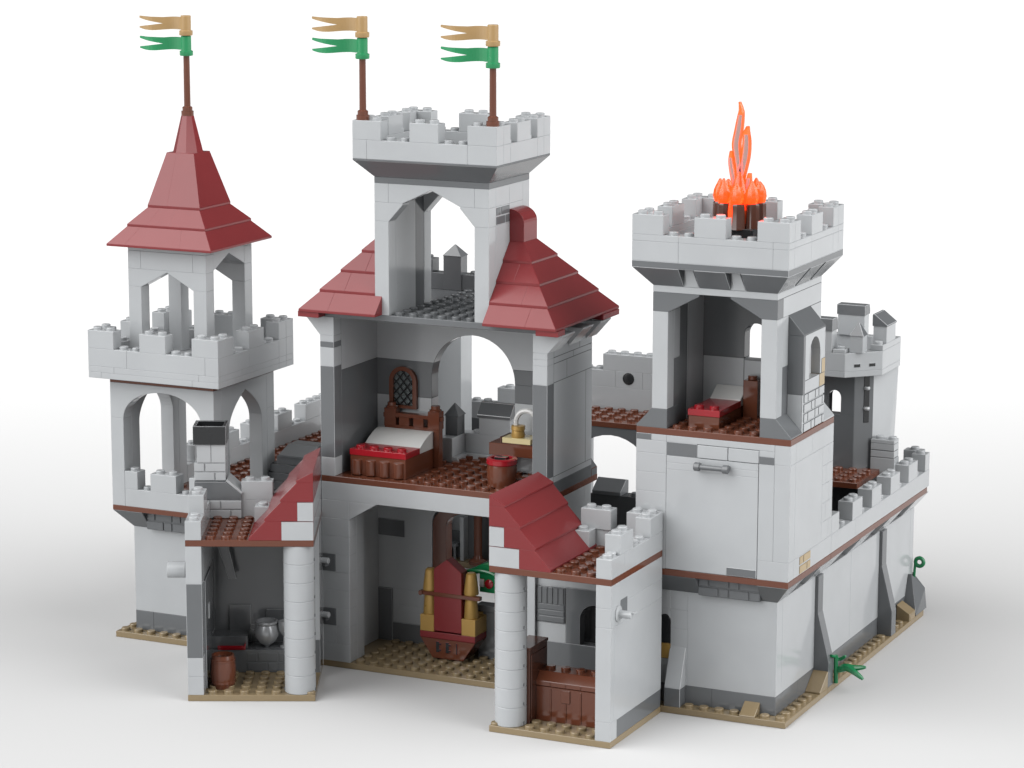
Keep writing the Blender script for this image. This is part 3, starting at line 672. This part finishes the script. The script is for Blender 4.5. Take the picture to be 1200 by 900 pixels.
p = P(); p.prism(B, [(-6.02, 2.65), (-3.65, 2.65), (-3.65, 2.95), (-4.1, 3.45), (-5.5, 3.45), (-6.02, 2.95)], 'x', -14.05, -9.95); p.studs(B, fr(-14, -10), [-4.8], 3.43)
for a in (-13.0, -12, -11): p.box(B, a-.04, a+.04, -6.05, -5.95, 2.68, 2.93)
p.build('lid', t)
t = Thing('cupboard', 'tall dark brown cupboard behind the column of the store room wing', 'cupboard', (-14.6, -5.5, .4))
p = P(); p.box(DB, -15.2, -13.98, -6.9, -4.3, .4, 5.0); o = p.build('cupboard_body', t)
p = P(); p.box(DB, -15.25, -13.93, -6.95, -4.25, 5.0, 5.2); p.build('top_board', t)
p = P(); p.box(DB, -13.99, -13.93, -6.7, -4.5, .7, 4.7); p.build('door', t)

# ================================================================== furniture of the keep
t = Thing('bed', 'large brown bed with carved headboard, red blanket and white pillow below the lattice window', 'bed', (-28.2, 3, 12.8))
bed(t, -30.4, -26.4, 1, 5, 12.8, 0, 14.1, 4)
p = P()
hp = [(-30, 12.8), (-26, 12.8), (-26, 16.1), (-30, 16.1)]
p.box(B, -30, -26, 5.05, 5.6, 12.8, 15.4); p.box(B, -30, -26, 5.05, 5.6, 15.95, 16.2)
for a in (-30, -28.95, -27.9, -26.75): p.box(B, a, a+.75, 5.05, 5.6, 15.4, 15.95)
for a in (-29.6, -26.4): p.box(B, a-.42, a+.42, 5.03, 5.72, 15.3, 16.5); p.lathe(B, (a, 5.35, 16.5), [(.4, 0), (.42, .1), (.3, .16), (.3, .36)], 14); p.box(B, a-.55, a+.55, 5.15, 5.5, 15.85, 16.15)
p.build('headboard', t)
t = Thing('table', 'small brown table against the right wall of the bedroom', 'table', (-20, 4.6, 12.8))
p = P(); p.box(B, -21.9, -18, 4, 6, 14.3, 15.1); p.build('table_top', t)
for a in (-21.7, -18.6):
    p = P(); p.box(B, a, a+.5, 4.6, 5.8, 12.8, 14.3); p.build('leg', t)
t = Thing('book', 'thick cream coloured book lying on the brown table', 'book', (-20, 4.8, 15.1))
p = P(); p.box(LT_, -21.0, -19.0, 4.08, 5.5, 15.14, 15.5); o = p.build('pages', t)
p = P(); p.box(DB, -21.1, -18.95, 4.05, 5.55, 15.08, 15.16); p.box(DB, -21.14, -21.02, 4.05, 5.55, 15.08, 15.54); p.build('cover', t)
t = Thing('candle', 'gold holder with a curved white quill standing on the book', 'ornament', (-20.1, 4.6, 15.5))
p = P(); p.lathe(GOLD, (-20.1, 4.6, 15.5), [(.42, 0), (.45, .1), (.4, .45), (.46, .5), (.44, .75), (.25, .78)], 16); p.build('holder', t)
p = P(); p.tube(P_, smooth([(-20.15, 4.6, 15.9), (-20.25, 4.6, 16.6), (-19.9, 4.6, 17.15), (-19.3, 4.6, 17.25), (-18.85, 4.6, 16.9), (-18.8, 4.6, 16.4)], 16), [.1]+[.17]*14+[.06]); p.build('quill', t)
t = Thing('barrel', 'barrel stool with a red rim near the front edge of the bedroom floor', 'barrel', (-20.0, 1.95, 12.8))
p = P(); p.lathe(B, (-20.0, 1.95, 12.8), [(.78, 0), (.9, .1), (.98, .7), (.98, 1.2), (.94, 1.5)], 22); p.build('barrel_body', t)
p = P(); p.lathe(RED, (-20.0, 1.95, 14.28), [(.95, 0), (1.0, .06), (1.0, .34), (.9, .4), (.7, .4), (.66, .15)], 22); p.box(K, -20.45, -19.6, 1.7, 2.2, 14.4, 14.76); p.build('rim', t)
t = Thing('throne', 'red and gold throne with a pointed back in the open hall', 'throne', (-24.4, 4, .4))
p = P(); pr = [(-25.4, 2.4), (-23.4, 2.4), (-23.4, 6.45), (-24.45, 7.25), (-25.4, 6.55)]
p.prism(R, pr, 'y', 3, 3.9); p.build('backrest', t)
p = P(); p.prism(R, [(-26.4, 1.9), (-22.4, 1.9), (-22.4, 2.3), (-26.4, 2.3)], 'y', 2.95, 6.5); p.prism(B, [(-26.4, 1.88), (-25.5, .55), (-23.3, .55), (-22.4, 1.88)], 'y', 3, 6.5)
for a in (-25.25, -24.55): p.box(K, a, a+.28, 2.97, 3.1, .95, 1.7); p.box(K, a+.2, a+.4, 2.96, 3.1, 1.05, 1.2); p.box(K, a+.2, a+.4, 2.96, 3.1, 1.45, 1.6)
p.box(K, -23.8, -23.68, 2.97, 3.1, .95, 1.7)
p.build('seat_base', t)
for s_ in (0, 1):
    a = -26.4 if s_ == 0 else -23.4
    p = P(); p.box(GOLD, a, a+1, 3, 6.2, 2.3, 3.4); p.studs(GOLD, [a+.5], [4.6, 5.6], 3.4); p.build('armrest', t)
    c = a+.5+(-.02 if s_ else .02)
    p = P(); p.lathe(GOLD, (c, 3.5, 3.4), [(.45, 0), (.48, .08), (.4, 1.3)], 18); p.lathe(GOLD, (c, 3.5, 5.0), [(.48, 0), (.5, .1), (.34, 1.35), (.24, 1.45)], 18); p.build('finial', t)
p = P(); p.box(B, -26.45, -22.05, 2.93, 3.3, 4.74, 5.0); p.cyl(B, (-26.3, 2.8, 4.87), .16, .3, 'y', 12); p.build('crossbar', t)
t = Thing('shrine_box', 'green roofed box with a red knob on a stand beside the throne', 'box', (-22.4, 5, .4))
p = P(); p.box(D, -23.0, -21.6, 4.7, 5.5, .4, 3.6); p.box(D, -23.2, -21.4, 4.6, 5.6, 3.6, 4.0); p.build('stand', t)
p = P(); p.prism(G, [(-22.95, 4.85), (-21.3, 4.85), (-21.2, 6.3), (-21.3, 7.0), (-21.9, 7.05), (-22.9, 6.7), (-23.3, 6.45), (-24.0, 6.15), (-23.3, 6.0), (-22.95, 6.1)], 'y', 4.8, 5.6)
p.tube(G, smooth([(-24.0, 4.75, 6.1), (-23.2, 4.7, 6.3), (-22.2, 4.7, 6.25), (-21.4, 4.75, 5.9)], 10), .13); p.build('box_body', t)
p = P(); p.lathe(RED, (-22.25, 4.85, 5.45), [(.33, 0), (.3, -.12), (.1, -.2)][::-1], 14, 'y'); p.box(P_, -22.95, -22.6, 4.76, 4.9, 5.2, 5.75); p.build('knob', t)

# ================================================================== RIGHT CURTAIN WALL
t = Thing('castle_wall', 'long light grey outer wall on the right with battlements and two sloping buttresses', 'wall', (-1, 18, 0))
p = P(); p.prism(T, [(-3, 8.02), (0, 8.02), (0, 28.6), (-.6, 29.6), (-3, 29.6)], 'z', 0, .4); p.studs(T, [-.5], [10.5, 11.5, 12.5, 13.5, 14.5, 15.5, 16.5, 17.5, 18.5, 19.5, 20.5, 23.5, 24.5], .4); p.build('baseplate', t)
p = P(); row(p, D, 'y', 8.02, 28.5, -2, -1, .4, 1.6, [14, 20]); p.build('plinth', t)
p = P(); row(p, W, 'y', 8.02, 29, -2, -1, 1.6, 7.6, [9, 15.2, 21.8, 28.2]); p.build('lower_wall', t)
for y in (8.05, 21.2):
    p = P(); p.prism(D, [(-1, .4), (0, .4), (0, 2.1), (-.78, 5.2), (-.78, 7.6), (-1, 7.6)], 'y', y, y+.95); p.build('buttress', t)
p = P()
for a, b in ((8.02, 10.6), (14.2, 17), (20.2, 23), (26, 29)): p.hexa(W, [(-2, a, 7.6), (-1, a, 7.6), (-1, b, 7.6), (-2, b, 7.6)], [(-2, a, 8.8), (0, a, 8.8), (0, b, 8.8), (-2, b, 8.8)])
for a, b in ((10.6, 14.2), (17, 20.2), (23, 26)): p.box(D, -2, -1.5, a, b, 7.6, 8.8)
p.build('overhang', t)
p = P(); p.prism(B, [(-2, 8.02), (0, 8.02), (0, 28.6), (-.4, 29), (-2, 29)], 'z', 8.8, 9.2); p.build('floor_slab', t)
p = P(); row(p, W, 'y', 8.02, 29, -1, 0, 9.2, 10.4, [12.9]); 
my = [(8.02, 9.5), (12.2, 14.18), (16.2, 18.18), (20.2, 22.18), (24.2, 26.18), (28.0, 29)]
p.studs(W, [-.5], [10.2, 11.2, 15.2, 19.2, 23.2, 27.1], 10.4); ps = p.build('parapet', t)
for a, b in my:
    q = P(); q.box(W, -1, 0, a, b, 10.4, 11.6); q.studs(W, [-.5], fr(a, b), 11.6)
    if b == 29: q.box(W, -1.9, -.6, 29, 29.9, 9.2, 11.6); q.stud(W, -1.2, 29.45, 11.6)
    q.build('merlon', t, ps)
p = P(); p.prism(T, [(-.95, .4), (0, .4), (0, .9), (-.95, 1.5)], 'y', 25.3, 26.6); p.box(DT, -.9, .014, 25.5, 26.5, .41, .78); p.build('slope_brick', t, label='tan wedge near the grey rock')
p = P(); p.hexa(D, [(-1.5, 26.9, .4), (0, 26.9, .4), (0, 29.3, .4), (-1.5, 29.5, .4)], [(-1.2, 28.0, 3.0), (-.75, 27.9, 3.1), (-.05, 29.0, 1.9), (-1.1, 29.3, 2.9)]); p.build('rock', t, label='grey sloped rock at the far foot of the wall')
t = Thing('vine', 'green vine with a curled ring end at the far corner of the outer wall', 'plant', (-.7, 28.9, 3))
p = P(); p.tube(G, smooth([(-.82, 28.95, 1.6), (-.86, 28.95, 2.6), (-.8, 28.95, 3.7)], 8), .1)
p.tube(G, [(-.5+.29*math.cos(a), 28.95, 3.72+.29*math.sin(a)) for a in [PI+.3-2*PI*k/22 for k in range(23)]], .14, 10); p.build('stem', t)
t = Thing('plant', 'small green leafy plant sticking out beside the first buttress', 'plant', (.05, 9.9, .4))
p = P(); p.tube(G, [(.1, 9.3, .42), (.12, 9.1, 2.3)], .14); p.tube(G, smooth([(.12, 9.1, 2.2), (.3, 9.3, 2.0), (.75, 9.2, 2.3)], 8), [.12]*7+[.06]); p.tube(G, [(.12, 9.1, 2.2), (0, 8.5, 2.4)], .1); p.build('stem', t)
p = P()
for d in (-.35, .35):
    p.tube(G, smooth([(.1, 9.3, 1.2), (.7, 9.3, 1.5), (1.2, 9.3+d*.4, 1.45+d*.1), (2.0, 9.25+d*.7, 1.3+d*.95)], 12), [.16, .2, .24, .26, .26, .25, .24, .22, .2, .17, .14, .08], 8)
p.build('leaf', t)
# ================================================================== back of the castle
t = Thing('castle_wall', 'grey outer wall running back from the left tower with battlements and a brown walkway', 'wall', (-47, 18, 0))
p = P(); p.box(D, -48, -47, 8.02, 29, .4, 1.6); p.box(W, -48, -47, 8.02, 29, 1.6, 9.2); p.box(W, -44, -43.4, 10, 29, .4, 8.8); p.build('lower_wall', t)
p = P(); p.box(T, -48, -43, 8.02, 29, 0, .4); p.build('baseplate', t)
p = P(); p.box(B, -47, -43.4, 8.02, 29, 8.8, 9.2); p.studs(B, fr(-47, -44), fr(9, 29), 9.2); p.build('walkway', t)
p = P(); row(p, W, 'y', 8.02, 29, -48, -47, 9.2, 10.4, [14, 20]); p.studs(W, [-47.5], [11.5, 12.4, 15.6, 16.5, 19.5, 20.3, 23.5, 24.5], 10.4); ps = p.build('parapet', t)
for a, b in ((9, 11), (13.2, 15.2), (17, 19), (20.8, 22.9), (25, 28.9)): merlon(t, ps, [(-48, -47, a, b)], 10.4, 11.6)
t = Thing('staircase', 'dark grey stair with a sloped top block between the left tower and the middle tower', 'stairs', (-38, 7, 0))
p = P()
for i in range(5):
    p.box(D, -41.3+.5*i, -36.6, 7.0, 9.5, 9.05+.6*i, 9.6+.6*i); p.box(K, -41.2+.5*i, -36.7, 7.1, 9.4, 9.55+.6*i, 9.7+.6*i) if i < 4 else None
p.box(D, -40.9, -36.5, 7.1, 9.5, .4, 9.0)
p.build('step_block', t)
p = P(); p.prism(D, [(6.85, 11.95), (9.6, 11.95), (9.6, 12.6), (8.3, 12.6), (6.85, 12.1)], 'x', -39.1, -36.8); p.build('cap', t)

t = Thing('castle_wall', 'grey back wall above the rear gate arch with a round black hole and a brown walkway', 'wall', (-24, 26, 0))
p = P()
p.prism(D, [(-26.5, 12.4), (-26.5, 0), (-25.2, 0), (-25.2, 8.0)]+arch_pts(-21.7, 3.5, 8.0, 3.85, 18)[::-1]+[(-18.2, 8), (-18.2, 0), (-17.2, 0), (-17.2, 12.4)], 'y', 23.6, 24.6)
p.box(W, -26.5, -25.3, 24.6, 29, .4, 12.4); p.box(W, -18.1, -17.2, 24.6, 29, .4, 12.4); p.build('gate_arch', t)
p = P(); p.box(B, -26.5, -17, 23.55, 28, 12.4, 12.8); p.studs(B, fr(-26, -17), fr(24, 28), 12.8); p.build('walkway', t)
p = P(); p.box(W, -26.5, -17, 28, 29, 12.4, 14.4); row(p, W, 'x', -26.5, -17, 28, 29, 14.4, 15.6, [-23.2, -21.1])
p.lathe(K, (-22.2, 28.05, 15.1), [(.44, 0), (.44, -.08), (.4, -.09)][::-1], 20, 'y')
p.studs(W, [-25.5, -24.6], [28.5], 15.6); p.build('parapet', t)
p = P(); p.box(W, -24.2, -20, 28, 29, 15.6, 16.8); p.studs(W, fr(-24.2, -20.2), [28.5], 16.8); p.box(T, -20, -19.3, 28, 29, 14.2, 16.0); p.build('merlon', t)
t = Thing('castle_wall', 'lower grey back wall left of the rear gate, behind the throne hall', 'wall', (-34, 28, 0))
p = P(); p.box(T, -42, -27, 26.8, 30, 0, .4); p.build('baseplate', t)
p = P(); p.box(W, -43, -35.25, 28, 29, 2.3, 11.2); p.box(D, -43, -35.25, 28.02, 29, .4, 2.3); p.box(D, -35.25, -26.6, 28, 29, .4, 11.2); p.box(W, -43, -26.6, 28.02, 29, 11.2, 12.4); p.studs(W, [-35.6, -34.5, -33.6, -30.5, -29.5], [28.5], 12.4)
p.box(W, -32.6, -31, 28, 29, 12.4, 13.6); p.stud(W, -31.8, 28.5, 13.6); p.box(W, -35.3, -35.0, 27.2, 28, .4, 3.7); p.build('wall_panel', t)
t = Thing('workbench', 'small dark grey frame standing before the back wall seen through the throne hall', 'bench', (-36, 27.3, .4))
p = P(); p.box(D, -36.9, -35.4, 26.6, 27.9, 1.5, 1.75); p.box(D, -36.9, -35.4, 27.7, 27.9, 1.75, 2.5); p.build('seat', t)
for x in (-36.85, -35.55):
    p = P(); p.box(D, x, x+.15, 26.6, 26.75, .4, 1.5); p.build('leg', t)
t = Thing('post', 'thin brown post on a round base in the courtyard behind the throne hall', 'post', (-33.6, 27, .4))
p = P(); p.lathe(B, (-33.7, 27, .4), [(.7, 0), (.7, .25), (.4, .4), (.26, .8)], 18); p.build('base', t)
p = P(); p.lathe(B, (-33.7, 27, 1.1), [(.32, 0), (.32, 8)], 14); p.build('shaft', t)
t = Thing('castle_tower', 'plain grey gate tower rising behind the bedroom arch, its hidden body added for shade', 'tower', (-39, 22, 0))
p = P(); p.box(W, -39.2, -36.2, 19, 27.5, .4, 20.5); p.box(W, -36.2, -33.62, 24, 25.8, 8.4, 20.5); p.prism(W, [(-36.2, 6.4), (-33.62, 8.4), (-36.2, 8.4)], 'y', 24, 25.8); p.build('tower_shaft', t)  # deep hidden body added to shade the left wall; slim part shows
p = P(); p.box(D, -39.3, -36, 18.9, 27.7, 20.5, 21.0); p.box(D, -36, -33.5, 23.9, 25.9, 20.5, 21.2); p.build('parapet', t)

# dark inner parapet in the courtyard
t = Thing('castle_wall', 'charcoal courtyard wall with a sloped cap, between the middle tower and the right tower', 'wall', (-18, 14, 0))
p = P(); p.box(CH, -18.2, -12.6, 12, 13.2, .0, 10.45); p.stud(D, -15.2, 12.6, 10.45); p.stud(D, -14.2, 12.6, 10.45); p.stud(D, -13.2, 12.6, 10.45); p.build('wall_panel', t)
p = P(); p.prism(D, [(11.9, 10.45), (13.3, 10.45), (13.3, 11.3), (12.9, 11.4), (11.9, 10.7)], 'x', -18.05, -16.0); p.build('cap', t)

# round rear tower on the right
t = Thing('castle_tower', 'eight sided grey rear tower on the right with capped battlements and an arched opening', 'tower', (-6, 26, 0))
def octo(x0, x1, y0, y1, c): return [(x0+c, y0), (x1-c, y0), (x1, y0+c), (x1, y1-c), (x1-c, y1), (x0+c, y1), (x0, y1-c), (x0, y0+c)]
p = P()
ar = arch_pts(-5.1, .45, 16.05, .5, 12)
arch_wall(p, D, 'x', -8.7, -3.7, 23.3, 24.2, 14.9, 17.7, ar); p.box(D, -8.7, -3.7, 23.3, 24.2, 11.0, 14.9)
arch_wall(p, D, 'x', -8.7, -3.7, 27.8, 28.7, 13.6, 17.7, arch_pts(-6.6, 1.2, 16, 1.0, 12)); p.box(D, -8.7, -3.7, 27.8, 28.7, .4, 13.6)
p.hexa(D, [(-3.7, 23.3, .4), (-2.7, 24.3, .4), (-3.4, 25, .4), (-4.4, 24, .4)], [(-3.7, 23.3, 17.7), (-2.7, 24.3, 17.7), (-3.4, 25, 17.7), (-4.4, 24, 17.7)])  # light grey face in tower shadow; the shade is put into the colour
p.hexa(W, [(-3.6, 24.32, .4), (-2.7, 24.32, .4), (-2.7, 28, .4), (-3.6, 28, .4)], [(-3.6, 24.32, 17.7), (-2.7, 24.32, 17.7), (-2.1, 28, 17.7), (-3.6, 28, 17.7)])
p.hexa(W, [(-9.7, 24.3, .4), (-8.7, 23.3, .4), (-8.0, 24, .4), (-9, 25, .4)], [(-9.7, 24.3, 17.7), (-8.7, 23.3, 17.7), (-8, 24, 17.7), (-9, 25, 17.7)])
p.box(W, -9.7, -9, 25, 28, .4, 17.7)
p.build('tower_shaft', t)
p = P(); n_ = Vector((1, -1, 0)).normalized()
def plate(m, c, w, z0, z1, o):
    """slab lying on the diagonal face"""
    tx = Vector((1, 1, 0)).normalized(); c = Vector(c)
    a = c-tx*w/2; b = c+tx*w/2; q = [a+n_*o, b+n_*o, b-n_*.1, a-n_*.1]
    p.hexa(m, [(v.x, v.y, z0) for v in q], [(v.x, v.y, z1) for v in q])
plate(K, (-3.05, 23.95, 0), .42, 14.35, 17.6, .03)
for z in (15.35, 16.75):
    v = Vector((-3.05, 23.95, z))
    p.lathe(W, v-n_*.0+n_*.04, [(.2, -.1), (.24, 0), (.2, .1)], 12)
p.build('arrow_slit', t)
p = P(); zb = 17.7
ring = octo(-10, -2, 22, 30, 2)
p.prism(W, ring, 'z', zb, zb+.4); inner = octo(-9.2, -2.8, 22.8, 29.2, 1.7)
n8 = 8; v = [(x, y, z) for z in (zb+.4, 19.35) for x, y in ring]+[(x, y, z) for z in (zb+.4, 19.35) for x, y in inner]; f = []
for i in range(8):
    k = (i+1) % 8; f += [(i, k, 8+k, 8+i), (16+i, 24+i, 24+k, 16+k), (8+i, 8+k, 24+k, 24+i), (i, 16+i, 16+k, k)]
p.hard(W, v, f)
for c in ((-3.35, 22.65, 0), (-2.55, 23.45, 0)): plate(K, c, .5, 18.35, 18.6, .02)
p.box(W, -4.9, -4, 22.02, 22.9, 19.36, 19.6); p.box(W, -2.9, -2, 24, 28, 19.35, 19.75); p.stud(W, -4.45, 22.5, 19.6); p.stud(W, -2.45, 24.4, 19.75)
pr_ = p.build('parapet', t)
def capm(x0, x1, y0, y1, z0, z1, z2, ax):
    q = P(); q.box(W, x0, x1, y0, y1, z0, z1); e = .06
    if ax == 'p': q.taper(D, (x0-e, x1+e, y0-e, y1+e), z1, ((x0+x1)/2-.05, (x0+x1)/2+.05, (y0+y1)/2-.05, (y0+y1)/2+.05), z2)
    elif ax == 'x': q.prism(D, [(y0-e, z1), (y1+e, z1), (y1+e, z2-.35), (y1-.1, z2), (y0-e, z2)], 'x', x0-e, x1+e)
    else: q.prism(D, [(x0-e, z1), (x1+e, z1), (x1+e, z1+.1), (x0+.1, z2), (x0-e, z2)], 'y', y0-e, y1+e)
    q.build('merlon', t, pr_)
capm(-3.85, -2.95, 22.55, 23.45, 19.35, 20.5, 21.35, 'p')
capm(-6.0, -4.95, 22, 23, 19.35, 20.8, 21.65, 'x')
capm(-2.95, -2.0, 24.75, 26.75, 19.75, 20.9, 21.7, 'y')
capm(-6.9, -4.96, 29, 30, 19.35, 20.8, 21.5, 'x')
capm(-9.8, -9, 25, 27, 19.3, 20.8, 21.6, 'y')
p = P(); p.box(B, -9, -2.02, 19.2, 24, 10.8, 11.2); p.studs(B, fr(-9, -2), [19.7, 20.7, 21.7, 22.7], 11.2); p.build('walkway', t)
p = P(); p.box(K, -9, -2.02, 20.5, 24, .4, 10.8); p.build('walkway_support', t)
p = P(); p.box(W, -2.68, -.98, 24, 25, 10.8, 12.0)
for z in (12.0, 12.5): p.box(W, -2.68, -1.02, 24, 25, z+.04, z+.48)
p.box(D, -2.66, -1.04, 24.04, 25, 12, 12.98); p.box(W, -2.68, -1.02, 24, 25, 13.0, 13.25); p.studs(W, [-2.2, -1.3], [24.5], 13.25); p.build('side_parapet', t)
# torch at the back
t = Thing('torch', 'small torch with an orange flame on the rear balcony, half hidden by the bedroom arch', 'torch', (-21.5, 9.5, 14.4))
p = P(); p.lathe(DB, (-21.35, 9.5, 14.4), [(.14, 0), (.14, 2.6), (.3, 3.1), (.28, 3.2)], 10); p.build('handle', t)
p = P(); p.lathe(TORCH, (-21.35, 9.5, 17.55), [(.1, 0), (.34, .3), (.36, .6), (.2, 1.1), (.04, 1.5)], 10); p.build('flame', t)

# ================================================================== setting, light, camera
gm = bpy.data.materials.new('white_studio_floor'); gm.use_nodes = True
gb = gm.node_tree.nodes['Principled BSDF']; gb.inputs['Base Color'].default_value = (.425, .425, .425, 1); gb.inputs['Roughness'].default_value = .9; gb.inputs['Specular IOR Level'].default_value = .1
bm = bmesh.new(); L_ = 6000*S
bmesh.ops.create_grid(bm, x_segments=2, y_segments=2, size=L_/2)
me = bpy.data.meshes.new('ground'); bm.to_mesh(me); bm.free(); me.materials.append(gm)
gr = bpy.data.objects.new('ground', me); COL.objects.link(gr); gr.location = (0, 0, -.01*S); gr['kind'] = 'structure'; gr['label'] = 'plain white studio floor'

w = bpy.data.worlds.new('World'); sc.world = w; w.use_nodes = True
wt = w.node_tree; bg = wt.nodes['Background']; bg.inputs['Strength'].default_value = 1.0
def vmath(op, **kw):
    n = wt.nodes.new('ShaderNodeMath'); n.operation = op
    for k, v in kw.items(): n.inputs[int(k[1:])].default_value = v
    return n
geo = wt.nodes.new('ShaderNodeTexCoord'); acc = None
BGE = 2.0
AMBIENT = .15
def lobe(d, c0, c1, rad):
    """soft white light bank of the studio dome, centred on direction d"""
    global acc
    dp = wt.nodes.new('ShaderNodeVectorMath'); dp.operation = 'DOT_PRODUCT'; dp.inputs[1].default_value = Vector(d).normalized()
    wt.links.new(geo.outputs['Generated'], dp.inputs[0])
    mr = wt.nodes.new('ShaderNodeMapRange'); mr.interpolation_type = 'SMOOTHSTEP'
    mr.inputs['From Min'].default_value = c0; mr.inputs['From Max'].default_value = c1; mr.inputs['To Min'].default_value = 0; mr.inputs['To Max'].default_value = rad
    wt.links.new(dp.outputs['Value'], mr.inputs['Value'])
    ad = vmath('ADD', i1=AMBIENT)  # ambient level for the first bank, later ones add to the sum
    if acc is not None: wt.links.new(acc.outputs[0], ad.inputs[1])
    wt.links.new(mr.outputs['Result'], ad.inputs[0]); acc = ad
lobe((.85, .08, .5), .7, .95, 5.0)
lobe((-.5, -.61, .56), .64, .95, 4.9)
cmb = wt.nodes.new('ShaderNodeCombineColor')
for i in range(3): wt.links.new(acc.outputs[0], cmb.inputs[i])
wt.links.new(cmb.outputs[0], bg.inputs['Color'])

# added unseen lamp over the far floor, burns the background out to white
l = bpy.data.lights.new('background_light', 'AREA'); l.shape = 'RECTANGLE'; l.size = 700*S; l.size_y = 1200*S; l.spread = math.radians(100)
l.energy = BGE*l.size*l.size_y
lo = bpy.data.objects.new('background_light', l); COL.objects.link(lo)
d_ = Vector((math.sin(-.4351), math.cos(-.4351), 0)); c_ = Vector((-24, 8, 0))+d_*(75+600)
lo.location = (c_+Vector((0, 0, 90)))*S; lo.rotation_euler = (0, 0, .4351)

cam = bpy.data.cameras.new('camera'); co = bpy.data.objects.new('camera', cam); COL.objects.link(co)
CX, CY, CZ, YAW, PIT, FOC, ROLL = 56.1950, -160.5015, 54.0020, -.4351, .1903, 3389.1552, .0021
fw = Vector((math.sin(YAW)*math.cos(PIT), math.cos(YAW)*math.cos(PIT), -math.sin(PIT)))
rt = Vector((math.cos(YAW), -math.sin(YAW), 0)); up = rt.cross(fw)
rt2 = rt*math.cos(ROLL)+up*math.sin(ROLL); up2 = -rt*math.sin(ROLL)+up*math.cos(ROLL)
co.matrix_world = Matrix(((rt2.x, up2.x, -fw.x, CX*S), (rt2.y, up2.y, -fw.y, CY*S), (rt2.z, up2.z, -fw.z, CZ*S), (0, 0, 0, 1)))
cam.sensor_width = 36; cam.lens = FOC/1200*36; cam.clip_start = .01; cam.clip_end = 200
sc.camera = co
sc.view_settings.view_transform = 'Standard'; sc.view_settings.look = 'None'; sc.view_settings.exposure = 0; sc.view_settings.gamma = 1
sc.cycles.max_bounces = 8; sc.cycles.diffuse_bounces = 4
